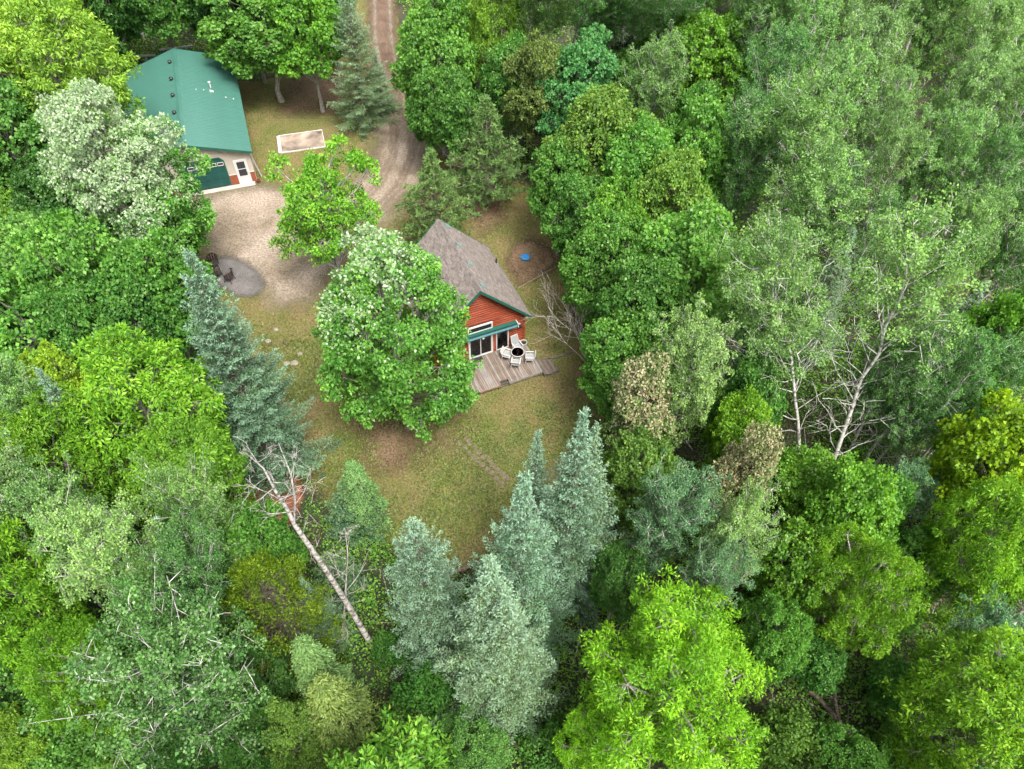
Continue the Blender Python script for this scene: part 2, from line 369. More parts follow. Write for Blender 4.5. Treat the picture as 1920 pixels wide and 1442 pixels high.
def tubes(paths, sides):
    """paths: list of (points (k,3), radii (k,)); returns one vertex/quad set"""
    VV, QQ, n0 = [], [], 0
    ang = 2 * np.pi * np.arange(sides) / sides
    ca, sa = np.cos(ang)[None, :, None], np.sin(ang)[None, :, None]
    for P, r in paths:
        P = np.asarray(P, float); k = len(P)
        d = unit(np.gradient(P, axis=0)); u = np.where(np.abs(d[:, 2:3]) > 0.95, np.array([[1.0, 0, 0]]), np.array([[0, 0, 1.0]]))
        sx = unit(np.cross(d, u)); sy = np.cross(sx, d)
        V = P[:, None, :] + (sx[:, None, :] * ca + sy[:, None, :] * sa) * np.asarray(r)[:, None, None]
        VV.append(V.reshape(-1, 3))
        i = np.arange(k - 1)[:, None] * sides; j = np.arange(sides)[None, :]; jn = (j + 1) % sides
        QQ.append((np.stack([i + j, i + jn, i + sides + jn, i + sides + j], -1).reshape(-1, 4)) + n0); n0 += k * sides
    return np.concatenate(VV), np.concatenate(QQ)

def merge(parts):
    VV, QQ, n = [], [], 0
    for V, Q in parts: VV.append(V); QQ.append(Q + n); n += len(V)
    return np.concatenate(VV), np.concatenate(QQ)

def bez(a, b, sag, k=4, rng=None, wob=0.0):
    t = np.linspace(0, 1, k)[:, None]
    P = a + (b - a) * t; P[:, 2] += (sag * np.sin(np.pi * t))[:, 0]
    if rng is not None and wob: P[1:-1] += rng.normal(0, wob, (k - 2, 3))
    return P

def rand_dir(rng, n):
    return unit(rng.normal(size=(n, 3)))

def leaf_clumps(rng, tips, nrm, k, rad, L, W, flat=0.6, up=0.6, rnd=0.6, droop=0.25, fold=0.18, radial=0.8):
    """rosettes of k leaves round every twig end"""
    n = len(tips); T = np.repeat(tips, k, 0); Nn = np.repeat(nrm, k, 0)
    o = unit(rng.normal(size=(n * k, 3)) + Nn * 0.7); q = o * (rng.random((n * k, 1)) ** 0.6) * rad * np.repeat(rng.uniform(0.7, 1.3, (n, 1)), k, 0)
    q[:, 2] *= flat
    D = unit(o * radial + rng.normal(size=o.shape) * 0.5 + np.array([0, 0, -droop]))
    N = unit(Nn * 0.5 + np.array([0, 0, up]) + rng.normal(size=o.shape) * rnd)
    s = rng.uniform(0.7, 1.3, n * k)
    V, Q = cards(T + q, D, N, L * s, W * s, fold)
    cl = np.repeat(rng.random(n), k)
    return V, Q, np.clip(0.5 * cl + 0.5 * rng.random(n * k), 0, 1)

def broadleaf(seed, H, R, cb, lobes, tips_per, k, L, W, clump, lobe_r=0.40, up=0.6, droop=0.25, fill=0.5, squash=1.0, ragged=0.15, vis_limb=1.0):
    """round-headed tree: lobed crown on forked limbs. Returns trunk mesh data and crown data (+ leaf position info)"""
    rng = np.random.default_rng(seed)
    zc, az = H * (cb + 1) / 2, H * (1 - cb) / 2 * squash
    g = np.arange(lobes) + 0.5; ph = np.arccos(1 - 1.75 * g / lobes); tt = np.pi * (1 + 5 ** 0.5) * g + rng.uniform(0, 6.28)
    ld = np.stack([np.cos(tt) * np.sin(ph), np.sin(tt) * np.sin(ph), np.cos(ph)], -1); ld = unit(ld + rng.normal(0, 0.16, ld.shape))
    rr = R * lobe_r * rng.uniform(0.6, 1.4, lobes)
    ax = np.array([R, R, az])
    C = np.array([0, 0, zc]) + ld * (ax - rr[:, None] * 0.9) * rng.uniform(1 - ragged * 2, 1.0 + ragged * 0.4, (lobes, 1))
    az_l = np.arctan2(C[:, 1], C[:, 0]); p1, p2 = rng.uniform(0, 6.28, 2)
    C[:, :2] *= (1 + 0.16 * np.sin(2 * az_l + p1) + 0.13 * np.sin(3 * az_l + p2))[:, None]
    C[:, :2] += rng.normal(0, 0.07 * R, 2) * ((C[:, 2:] - zc) / az); C += rng.normal(0, 0.05 * R, C.shape); C[:, 2] = np.minimum(C[:, 2], H - rr * 0.8)
    C = np.concatenate([C, [[0, 0, zc]]]); rr = np.append(rr, R * 0.5)
    tips, nrm, own = [], [], []
    for i in range(lobes):
        n = int(tips_per * (rr[i] / (R * lobe_r)) ** 1.6) + 4
        d = unit(rand_dir(rng, n) + ld[i] * 0.55 + np.array([0, 0, 0.15]))
        st = rng.uniform(0.68, 1.08, (n, 1)); st[rng.random(n) < 0.14] *= 1.3
        p = C[i] + d * rr[i] * st * np.array([1, 1, 0.85])
        ok = np.ones(n, bool)
        for j in range(lobes):
            if j != i: ok &= np.linalg.norm(p - C[j], axis=1) > rr[j] * 0.72
        tips.append(p[ok]); nrm.append(d[ok]); own += [i] * int(ok.sum())
    tips = np.concatenate(tips); nrm = np.concatenate(nrm); own = np.array(own)
    V, Q, lv = leaf_clumps(rng, tips, nrm, k, clump, L, W, up=up, droop=droop)
    if fill:
        nf = int(len(tips) * fill); ii = rng.integers(0, len(tips), nf)
        fp = C[own[ii]] + (tips[ii] - C[own[ii]]) * rng.uniform(0.2, 0.8, (nf, 1))
        V2, Q2, lv2 = leaf_clumps(rng, fp, nrm[ii], max(6, k // 3), clump * 1.3, L * 1.15, W * 1.15, flat=0.9, droop=0.2)
        V, Q = merge([(V, Q), (V2, Q2)]); lv = np.concatenate([lv, lv2])
    # wood
    r0 = 0.016 * H + 0.03; top = np.array([rng.normal(0, .15), rng.normal(0, .15), zc + az * 0.45])
    tr = bez(np.array([0, 0, -0.3]), top, 0, 7, rng, 0.06); big = [(tr, np.linspace(r0, r0 * 0.25, 7) * np.array([1.3] + [1] * 6))]; small = []
    for i in range(lobes):
        z0 = max(H * cb * 0.75, C[i][2] - 0.55 * np.hypot(C[i][0], C[i][1]) - 0.1 * H); z0 = min(z0, top[2] - 0.3)
        a = np.array([np.interp(z0, tr[:, 2], tr[:, 0]), np.interp(z0, tr[:, 2], tr[:, 1]), z0])
        big.append((bez(a, C[i], 0.1 * rng.uniform(-1, 2), 5, rng, 0.08), np.linspace(r0 * 0.42 * vis_limb, 0.03, 5)))
        for p in tips[own == i][::2]:
            small.append((bez(C[i], p, 0.05, 3, rng, 0.05), np.array([0.028, 0.018, 0.006])))
    tw = merge([tubes(big, 7), tubes(small, 3)])
    return tw, (V, Q, lv)

def aspen(seed, H, R, cb, nbr, k, L, W, bare=0.0, wobble=0.12, white_top=0.95, tipd=4.2, clr=0.36, thick=1.0):
    """pale-stemmed open tree: ascending branches with fluttering small leaves on their outer half"""
    rng = np.random.default_rng(seed)
    n = 11; tz = np.linspace(-0.3, H * white_top, n); tr = np.stack([np.cumsum(rng.normal(0, wobble, n)), np.cumsum(rng.normal(0, wobble, n)), tz], -1)
    tr[:, :2] -= np.linspace(0, 1, n)[:, None] * tr[-1, :2]; tr[0, :2] = 0
    r0 = (0.0105 * H + 0.03) * thick; rad = np.linspace(r0, 0.022, n); big = [(tr, rad)]; small = []; tips, nrm = [], []
    zs = H * (cb + (0.97 - cb) * np.sort(rng.random(nbr)) ** 0.9)
    for i, z in enumerate(zs):
        f = (z / H - cb) / (1 - cb); prof = (0.55 + 0.75 * f) if f < 0.45 else max(0.12, 0.9 * (1 - ((f - 0.45) / 0.55) ** 1.6))
        ln = R * prof * rng.uniform(0.75, 1.15); az = i * 2.4 + rng.normal(0, 0.5); el = R_(rng.uniform(26, 50) + 20 * f)
        a = np.array([np.interp(z, tz, tr[:, 0]), np.interp(z, tz, tr[:, 1]), z])
        b = a + np.array([math.cos(az), math.sin(az), math.tan(el)]) * ln
        b[2] = min(b[2], H * 1.0)
        P = bez(a, b, -0.08 * ln, 5, rng, 0.06 * ln); big.append((P, np.linspace(max(0.022, rad[int(z / H * (n - 1))] * (0.27 if z / H < bare else 0.40)), 0.008, 5)))
        if z / H < bare:          # dead lower branches
            for q in range(2):
                o2 = []; s_ = rng.uniform(0.35, 0.9); grow(rng, a + (b - a) * s_, unit(np.array([math.cos(az), math.sin(az), 0.2]) + rng.normal(0, 0.6, 3)), ln * 0.45, 0.014, 1, o2, 0.6, 3); small += [(p, r) for p, r in o2]
            continue
        m = max(4, int(ln * tipd))
        for s in rng.uniform(0.3, 1.0, m):
            p0 = np.array([np.interp(s, np.linspace(0, 1, 5), P[:, c]) for c in range(3)])
            off = rng.normal(size=3) * np.array([1, 1, 0.8]) * (0.10 + ln * 0.13) * (1.25 - s * 0.4); off[2] += 0.08
            p = p0 + off; tips.append(p); nrm.append(unit(np.array([math.cos(az), math.sin(az), 0.8]) + off))
            if rng.random() < 0.75: small.append((bez(p0, p, 0.03, 3, rng, 0.03), np.array([0.018, 0.012, 0.005])))
    tips = np.array(tips); nrm = np.array(nrm)
    V, Q, lv = leaf_clumps(rng, tips, nrm, k, clr, L, W, flat=0.9, up=0.45, rnd=0.8, droop=0.35, radial=0.6)
    return merge([tubes(big[:1], 8), tubes(big[1:], 5), tubes(small, 3)]), (V, Q, lv)

def spruce(seed, H, R, step=0.40, nb=8, L=0.125, W=0.05, dens=1.0, cb=0.05, power=None, twigk=4):
    rng = np.random.default_rng(seed)
    tr = np.array([[0, 0, -0.3], [0.03, 0, H * 0.4], [0, 0.04, H * 0.75], [0, 0, H]]); big = [(tr, np.array([0.014 * H + 0.03, 0.010 * H, 0.005 * H, 0.012]))]
    br = []; P_, D_, N_, L_, lv_, pale_ = [], [], [], [], [], []
    z = H * cb; lvl = 0
    while z < H - 0.12:
        f = 1 - z / H; ln0 = R * (f ** power if power else 0.30 * f + 0.70 * f * f * (3 - 2 * f) + 0.10 * math.sin(math.pi * f)) + 0.10
        for b in range(nb if f > 0.12 else 6):
            az = 2 * math.pi * (b + rng.uniform(-0.35, 0.35)) / nb + lvl * 0.9
            ln = ln0 * rng.uniform(0.7, 1.22) * (0.5 if rng.random() < 0.2 else 1.0); el = R_(-14 + 58 * (1 - f) ** 1.6 + rng.normal(0, 5))
            hd = np.array([math.cos(az), math.sin(az), 0]); sd_ = np.array([-math.sin(az), math.cos(az), 0])
            def pos(s): return np.array([0, 0, z]) + hd * ln * s * math.cos(el) + np.array([0, 0, 1]) * (math.sin(el) * ln * s - 0.10 * ln * math.sin(math.pi * min(1, s)) + 0.12 * ln * s ** 3)
            if ln > 0.5: br.append((np.array([pos(0), pos(0.5), pos(0.95)]), np.array([0.012 + 0.012 * ln, 0.014, 0.006])))
            cl = rng.random()
            ns = max(2, int(ln / 0.19 * dens))
            for s in np.linspace(0.3, 1.0, ns):
                p = pos(s)
                for side in (-1, 1):
                    tl = min(0.75, (0.34 * ln * (1.05 - s) + 0.16)) * rng.uniform(0.7, 1.2)
                    td = hd * 0.72 + sd_ * side * 0.75 + np.array([0, 0, -0.10 + 0.15 * (1 - f) + rng.normal(0, 0.12)]); td /= np.linalg.norm(td)
                    kk = max(1, int(tl / 0.085)); 
                    for q in range(kk):
                        for e in range(2 if twigk > 3 else 1):
                            P_.append(p + td * tl * q / kk + rng.normal(0, 0.03, 3)); D_.append(td + rng.normal(0, 0.62, 3) + np.array([0, 0, 0.25]))
                            N_.append(np.array([0, 0, 1.0]) + rng.normal(0, 0.45, 3)); L_.append(L * rng.uniform(0.75, 1.25)); lv_.append(0.55 * cl + 0.45 * rng.random())
                            tipness = max(s, (q + 1) / kk * 0.9); pale_.append(np.clip((tipness - 0.5) / 0.5, 0, 1) * rng.uniform(0.1, 0.75) * (0.55 + 0.75 * z / H))
            for e in range(3):
                P_.append(pos(0.97) + rng.normal(0, 0.03, 3)); D_.append(hd + np.array([0, 0, 0.3]) + rng.normal(0, 0.35, 3)); N_.append(np.array([0, 0, 1.0]) + rng.normal(0, 0.4, 3))
                L_.append(L * 1.1); lv_.append(0.5 + 0.5 * rng.random()); pale_.append(rng.uniform(0.3, 1) * (0.45 + 0.55 * z / H))
        z += step * (0.55 + 0.6 * f) * rng.uniform(0.85, 1.15); lvl += 1
    for e in range(26):
        zz = H - 0.7 * rng.random(); P_.append(np.array([0, 0, zz])); D_.append(np.array([0, 0, 1.3]) + rng.normal(0, 0.6, 3)); N_.append(rng.normal(size=3)); L_.append(L * 0.9); lv_.append(rng.random()); pale_.append(rng.uniform(.4, 1))
    P_ = np.array(P_); L_ = np.array(L_)
    V, Q = cards(P_, np.array(D_), np.array(N_), L_, np.full(len(L_), W) * rng.uniform(0.8, 1.3, len(L_)), fold=0.25, droop=0.02)
    return merge([tubes(big, 7), tubes(br, 4)]), (V, Q, np.array(lv_), np.array(pale_))

def pine(seed, H, R, nwh=17, nb=6):
    rng = np.random.default_rng(seed)
    tr = np.array([[0, 0, -0.3], [0.05, 0, H * 0.4], [0, 0.05, H * 0.75], [0, 0, H * 0.97]]); big = [(tr, np.array([0.018 * H + 0.03, 0.013 * H, 0.007 * H, 0.02]))]
    br, tips, nrm = [], [], []
    for i in range(nwh):
        t = i / (nwh - 1); z = H * (0.10 + 0.84 * t); ln0 = R * (1 - t ** 1.5 * 0.93) * (0.8 + 0.35 * math.sin(math.pi * min(1, t * 1.6)))
        for b in range(nb):
            az = 2 * math.pi * (b + rng.uniform(-.3, .3)) / nb + i * 0.7; ln = ln0 * rng.uniform(0.75, 1.12); el = R_(5 + 45 * t + rng.normal(0, 6))
            hd = np.array([math.cos(az) * math.cos(el), math.sin(az) * math.cos(el), math.sin(el)]); a = np.array([0, 0, z]); e = a + hd * ln
            P = bez(a, e, -0.06 * ln, 4); br.append((P, np.linspace(0.02 + 0.012 * ln, 0.012, 4)))
            sdv = np.array([-math.sin(az), math.cos(az), 0]); m = max(3, int(ln * 5))
            for s in np.linspace(0.35, 1.0, m):
                p0 = a + (e - a) * s; off = sdv * rng.choice([-1, 1]) * rng.uniform(0.1, 0.42) * ln * (1.15 - s) + hd * rng.uniform(0, .25) + np.array([0, 0, rng.uniform(0.0, 0.28)])
                tips.append(p0 + off); nrm.append(hd * 0.6 + np.array([0, 0, 0.8])); br.append((np.array([p0, p0 + off * 0.5, p0 + off]), np.array([0.014, 0.01, 0.006])))
    tips = np.array(tips); nrm = unit(np.array(nrm)); k = 20
    n = len(tips); T = np.repeat(tips, k, 0); Nn = np.repeat(nrm, k, 0)
    D = unit(rng.normal(size=(n * k, 3)) * 0.75 + Nn); s = rng.uniform(0.75, 1.25, n * k)
    V, Q = cards(T + rng.normal(0, 0.04, T.shape), D, rng.normal(size=D.shape), 0.28 * s, 0.055 * s, 0.1, 0.05)
    lv = 0.55 * np.repeat(rng.random(n), k) + 0.45 * rng.random(n * k)
    return merge([tubes(big, 7), tubes(br, 4)]), (V, Q, lv)

def spray_cone(seed, H, R, n, L, W, shape, droop=-0.5, cb=0.03):
    """dense conifer of fine scale sprays (cedar) or soft drooping twigs (larch)"""
    rng = np.random.default_rng(seed)
    m = n // 16; t = rng.random(m) ** 0.8; az = rng.uniform(0, 6.283, m); z = H * (cb + (1 - cb) * t)
    r = R * shape(t) * (1 + 0.16 * np.sin(az * 5 + z * 2.1) + 0.1 * np.sin(az * 9 - z * 3)) * rng.uniform(0.55, 1.05, m) ** 0.5
    out = np.stack([np.cos(az), np.sin(az), np.zeros(m)], -1)
    tips = out * r[:, None] + np.stack([np.zeros(m), np.zeros(m), z], -1)
    k = 16; T = np.repeat(tips, k, 0); O = np.repeat(out, k, 0)
    D = unit(O * 0.8 + np.array([0, 0, -droop]) + rng.normal(size=T.shape) * 0.55); N = unit(O * 0.5 + np.array([0, 0, 0.6]) + rng.normal(size=T.shape) * 0.5)
    s = rng.uniform(0.7, 1.3, m * k)
    V, Q = cards(T + rng.normal(0, 0.12, T.shape), D, N, L * s, W * s, 0.15, 0.1)
    lv = 0.6 * np.repeat(rng.random(m), k) + 0.4 * rng.random(m * k)
    big = [(np.array([[0, 0, -0.3], [0, 0, H * 0.5], [0, 0, H * 0.97]]), np.array([0.02 * H + 0.03, 0.012 * H, 0.015]))]
    br = [(np.array([[0, 0, tips[i, 2] - 0.25 * r[i]], tips[i] * np.array([.5, .5, 1]) - np.array([0, 0, 0.1 * r[i]]), tips[i]]), np.array([0.02, 0.014, 0.006])) for i in range(0, m, 3)]
    return merge([tubes(big, 7), tubes(br, 3)]), (V, Q, lv)

def grow(rng, a, d, ln, rad, depth, out, spread=0.6, k=4, gravity=0.0):
    """bare branching"""
    n = 5; P = [a]; dd = d
    for i in range(n - 1):
        dd = unit(dd + rng.normal(0, 0.14, 3) + np.array([0, 0, gravity])); P.append(P[-1] + dd * ln / (n - 1))
    P = np.array(P); out.append((P, np.linspace(rad, max(0.006, rad * 0.35), n)))
    if depth:
        for j in range(k):
            s = rng.uniform(0.3, 1.0); p = np.array([np.interp(s, np.linspace(0, 1, n), P[:, c]) for c in range(3)])
            grow(rng, p, unit(dd + rng.normal(0, spread, 3)), ln * rng.uniform(0.4, 0.65), max(0.007, rad * 0.45), depth - 1, out, spread, k, gravity)

# ------------------------------------------------------------------ tree prototypes (meshes shared by the copies)
PROTO = {}
def proto(sp, tw, cr, H, R, bark_m, leaf_m, pale=None):
    tme = np_mesh(sp + '_trunk', tw[0], tw[1], bark_m, smooth=True)
    cme = None
    if cr is not None:
        pal = cr[3] if len(cr) > 3 else (np.zeros(len(cr[1])) if pale is None else pale)
        cme = np_mesh(sp + '_crown', cr[0], cr[1], leaf_m, {'lv': ('FACE', cr[2]), 'pale': ('FACE', pal)})
    PROTO.setdefault(sp, []).append((tme, cme, H, R))

def face_z(cr): return cr[0].reshape(-1, 4, 3)[:, 0, 2]
for i in range(6):
    tw, cr = broadleaf(100 + i, 12, 4.0, 0.20 + 0.03 * (i % 3), 38 + 4 * (i % 4), 17, 34, 0.235, 0.20, 0.44, lobe_r=0.285 + 0.025 * (i % 3), ragged=0.16 + 0.05 * (i % 2))
    rng = np.random.default_rng(i); zf = face_z(cr) / 12
    pal = (rng.random(len(cr[1])) < np.clip((zf - 0.45) * 0.35, 0.02, 0.3)) * rng.uniform(0.2, 0.8, len(cr[1]))
    proto('leaf', tw, cr, 12, 4.0, M['bark_grey'], M['leaf_pale_tip'], pal)
for i in range(2):   # wind-turned silver undersides, mostly on the windward upper side
    tw, cr = broadleaf(140 + i, 14.5, 4.7, 0.10, 58, 19, 48, 0.17, 0.135, 0.42, lobe_r=0.25, ragged=0.2)
    rng = np.random.default_rng(40 + i); c = cr[0].reshape(-1, 4, 3)[:, 0]
    f = (c[:, 2] / 14.5 - (0.46, 0.72)[i]) * 2.0 + (c[:, 1] / 4.7) * 0.35 - (c[:, 0] / 4.7) * 0.25 + 0.6 * (vnoise(c[:, 0] * 1.3 + c[:, 2], c[:, 1] * 1.3 - c[:, 2], 1.4, 4) - 0.5)
    pal = (rng.random(len(c)) < np.clip(f * 1.3, 0.02, (0.95, 0.8)[i])) * rng.uniform(0.3, 1.0, len(c))
    proto('silver', tw, cr, 14.5, 4.7, M['bark_grey'], M['leaf_silver'], pal)
for i in range(2):
    tw, cr = broadleaf(160 + i, 12.5, 4.6, 0.24, 42 + 3 * i, 17, 46, 0.25, 0.095, 0.46, lobe_r=0.27, ragged=0.24, droop=0.3, fill=0.3, vis_limb=1.15)
    rng = np.random.default_rng(60 + i); zf = face_z(cr) / 12.5
    pal = (rng.random(len(cr[1])) < np.clip((zf - 0.5) * 0.4, 0.0, 0.2)) * rng.uniform(0.2, 0.7, len(cr[1]))
    proto('ash', tw, cr, 12.5, 4.6, M['bark_grey'], M['leaf_yellow_tip'], pal)
tw, cr = broadleaf(175, 10.5, 3.6, 0.20, 44, 12, 30, 0.19, 0.12, 0.40, lobe_r=0.22, ragged=0.36, fill=0.0, vis_limb=1.2)
proto('open', tw, cr, 10.5, 3.6, M['bark_grey'], M['leaf_yellow_tip'], (np.random.default_rng(5).random(len(cr[1])) < 0.15) * 0.6)
for i in range(1):
    tw, cr = broadleaf(180 + i, 12, 3.6, 0.22, 40, 17, 34, 0.22, 0.15, 0.42, lobe_r=0.28, ragged=0.24)
    rng = np.random.default_rng(80 + i); pal = (rng.random(len(cr[1])) < 0.12) * rng.uniform(0.3, 0.9, len(cr[1]))
    proto('oak', tw, cr, 12, 3.6, M['bark_brown'], M['leaf_yellow_tip'], pal)
for i in range(1):
    tw, cr = broadleaf(190 + i, 12, 3.0, 0.20, 40, 16, 34, 0.19, 0.13, 0.38, lobe_r=0.30, ragged=0.24)
    rng = np.random.default_rng(90 + i); zf = face_z(cr) / 12
    cl = vnoise(cr[0].reshape(-1, 4, 3)[:, 0, 0] * 2 + 20, cr[0].reshape(-1, 4, 3)[:, 0, 1] * 2 + face_z(cr), 1.0, 7)
    pal = (rng.random(len(cr[1])) < np.clip((zf - 0.48) * 2.6, 0.0, 0.72) * (0.5 + cl * 0.7)) * rng.uniform(0.5, 1.0, len(cr[1]))
    proto('seed', tw, cr, 12, 3.0, M['bark_brown'], M['leaf_seed'], pal)
for i in range(4):
    tw, cr = aspen(200 + i, 14, 3.2, 0.30 + 0.03 * (i % 3), 54 + 3 * (i % 3), 46, 0.125, 0.10, bare=0.36, tipd=6.4, clr=0.30)
    rng = np.random.default_rng(100 + i); zf = face_z(cr) / 14
    pal = (rng.random(len(cr[1])) < np.clip((zf - 0.4) * 0.6, 0.05, 0.32)) * rng.uniform(0.3, 0.9, len(cr[1]))  # more pale leaves higher up: lit crown tops painted into the leaf colour
    proto('aspen', tw, cr, 14, 3.4, M['bark_white'], M['leaf_aspen'], pal)
for i in range(3):
    tw, cr = spruce(300 + i, 14, 2.9); proto('spruce', tw, cr, 14, 2.9, M['bark_brown'], M['needle_blue'])
tw, cr = spruce(310, 16.5, 4.2, power=0.88, nb=9, step=0.46, L=0.145, W=0.058); proto('sprucebig', tw, cr, 16.5, 4.2, M['bark_brown'], M['needle_blue'])
tw, cr = spruce(311, 13, 3.1, power=0.62); proto('sprucebroad', tw, cr, 13, 3.1, M['bark_brown'], M['needle_blue'])
tw, cr = spruce(312, 9, 2.2, step=0.5, L=0.2, W=0.08); proto('sprucesmall', tw, cr, 9, 2.2, M['bark_brown'], M['needle'])
tw, cr = spruce(340, 10, 2.0, step=0.5, nb=6, L=0.2, W=0.05, dens=0.6, twigk=2); proto('deadspruce', tw, cr, 10, 2.0, M['bark_brown'], M['needle_dead'])
for i in range(3):
    tw, cr = aspen(230 + i, 14, 3.4, 0.22, 54, 46, 0.115, 0.092, bare=0.44, wobble=0.16, tipd=6.2, clr=0.29)
    proto('aspenbare', tw, cr, 14, 3.4, M['bark_white'], M['leaf_aspen'], (np.random.default_rng(i).random(len(cr[1])) < 0.2) * np.random.default_rng(i + 9).uniform(0.3, 0.9, len(cr[1])))
for i in range(2):
    tw, cr = aspen(240 + i, 15, 3.4, 0.16, 54, 52, 0.10, 0.08, bare=0.50, wobble=0.14, tipd=5.4, clr=0.32, thick=0.68)
    proto('aspenhero', tw, cr, 15, 3.4, M['bark_white'], M['leaf_aspen'], (np.random.default_rng(i).random(len(cr[1])) < 0.2) * np.random.default_rng(i + 9).uniform(0.3, 0.9, len(cr[1])))
for i in range(2):   # finer-leaved ones for the trees nearest the camera
    tw, cr = broadleaf(120 + i, 9, 3.4, 0.18, 46, 19, 44, 0.145, 0.12, 0.34, lobe_r=0.25, ragged=0.2, fill=0.35)
    proto('leaffine', tw, cr, 9, 3.4, M['bark_grey'], M['leaf_pale_tip'], (np.random.default_rng(i).random(len(cr[1])) < 0.08) * 0.5)
    tw, cr = broadleaf(170 + i, 12, 4.2, 0.26, 56, 16, 54, 0.18, 0.064, 0.36, lobe_r=0.215, ragged=0.32, droop=0.25, fill=0.12, vis_limb=1.3)
    proto('ashfine', tw, cr, 12, 4.2, M['bark_dead'], M['leaf_yellow_tip'], (np.random.default_rng(i).random(len(cr[1])) < 0.08) * 0.5)
    tw, cr = aspen(220 + i, 13, 3.2, 0.33, 56, 46, 0.105, 0.085, tipd=5.0, clr=0.30)
    proto('aspenfine', tw, cr, 13, 3.2, M['bark_white'], M['leaf_aspen'], (np.random.default_rng(i).random(len(cr[1])) < 0.15) * np.random.default_rng(i + 9).uniform(0.3, 0.9, len(cr[1])))
for i in range(2):
    tw, cr = pine(320 + i, 9, 2.9); proto('pine', tw, cr, 9, 2.9, M['bark_brown'], M['needle'])
tw, cr = spray_cone(330, 10, 3.2, 24000, 0.17, 0.065, lambda t: np.sqrt(np.clip(1 - (1.9 * np.abs(t - 0.32)) ** 2 * np.where(t > 0.32, 0.62, 0.5), 0.01, 1)), droop=-0.7)
proto('cedar', tw, cr, 10, 3.2, M['bark_brown'], M['leaf_yellow_tip'], (np.random.default_rng(1).random(len(cr[1])) < 0.1) * 0.5)
for i in range(2):
    tw, cr = spray_cone(334 + i, 9, 2.3, 16000, 0.19, 0.06, lambda t: (1 - t) ** 0.75 + 0.05, droop=0.35)
    proto('larch', tw, cr, 9, 2.3, M['bark_brown'], M['needle'], (np.random.default_rng(1).random(len(cr[1])) < 0.2) * 0.6)
for i in range(3):
    tw, cr = broadleaf(350 + i, 3.0, 1.8, 0.03, 20, 14, 36, 0.15, 0.10, 0.33, lobe_r=0.34, ragged=0.3, fill=0.3)
    proto('shrub', tw, cr, 3.0, 1.8, M['bark_brown'], M['leaf'])

COL = {'lime': (0.140, 0.295, 0.020), 'limebright': (0.168, 0.350, 0.016), 'lime2': (0.118, 0.262, 0.026), 'yellow': (0.25, 0.39, 0.016), 'yellow2': (0.24, 0.37, 0.03),
       'yellowgreen': (0.200, 0.350, 0.040), 'mid': (0.078, 0.200, 0.032), 'bright': (0.102, 0.248, 0.036), 'dark': (0.060, 0.160, 0.030), 'pale': (0.135, 0.290, 0.06),
       'fresh': (0.080, 0.245, 0.070), 'silver': (0.105, 0.250, 0.042), 'olive': (0.130, 0.245, 0.040), 'oliveb': (0.130, 0.195, 0.050), 'seed': (0.115, 0.190, 0.045),
       'aspen': (0.140, 0.275, 0.062), 'aspenpale': (0.185, 0.320, 0.085), 'aspendark': (0.088, 0.215, 0.048), 'aspenblue': (0.108, 0.235, 0.098),
       'spruceblue': (0.098, 0.195, 0.092), 'spruceblue2': (0.115, 0.205, 0.075), 'sprucegreen': (0.110, 0.185, 0.068), 'sprucedark': (0.048, 0.140, 0.060),
       'pine': (0.135, 0.225, 0.062), 'larch': (0.145, 0.270, 0.080), 'larchyellow': (0.215, 0.290, 0.065), 'gold': (0.118, 0.205, 0.012), 'brown': (0.14, 0.095, 0.055), 'greentree': (0.130, 0.310, 0.026)}
NAME = {'leaf': 'broadleaf_tree', 'silver': 'broadleaf_tree', 'ash': 'broadleaf_tree', 'oak': 'broadleaf_tree', 'seed': 'broadleaf_tree', 'aspen': 'aspen_tree', 'spruce': 'spruce_tree', 'sprucebroad': 'spruce_tree', 'sprucebig': 'spruce_tree', 'sprucesmall': 'spruce_tree', 'leaffine': 'broadleaf_tree', 'ashfine': 'broadleaf_tree', 'aspenfine': 'aspen_tree', 'aspenbare': 'aspen_tree', 'aspenhero': 'aspen_tree',
        'deadspruce': 'dead_spruce', 'pine': 'pine_tree', 'cedar': 'cedar_tree', 'larch': 'larch_tree', 'shrub': 'shrub', 'open': 'broadleaf_tree'}
COUNT = {}
def plant(sp, x, y, h, r, yaw, lean, colour, label, group=None, var=None):
    k = COUNT[sp] = COUNT.get(sp, -1) + 1
    tme, cme, H, Rn = PROTO[sp][(k if var is None else var) % len(PROTO[sp])]
    root = empty(NAME[sp], (x, y, float(gz(x, y))), 0, label, 'shrub' if sp == 'shrub' else 'tree', group)
    d = Vector((lean[0], lean[1], h)); q = Vector((0, 0, 1)).rotation_difference(d)
    root.rotation_mode = 'QUATERNION'; root.rotation_quaternion = q @ Matrix.Rotation(R_(yaw), 4, 'Z').to_quaternion()
    root.scale = (r / Rn, r / Rn, d.length / H)
    link('trunk', tme, root)
    c = link('stem_foliage' if sp == 'shrub' else 'crown', cme, root)
    base = np.array(COL[colour]) * random.uniform(0.84, 1.14); base[0] *= random.uniform(0.93, 1.08)
    c.color = (*base, 1)
    return root

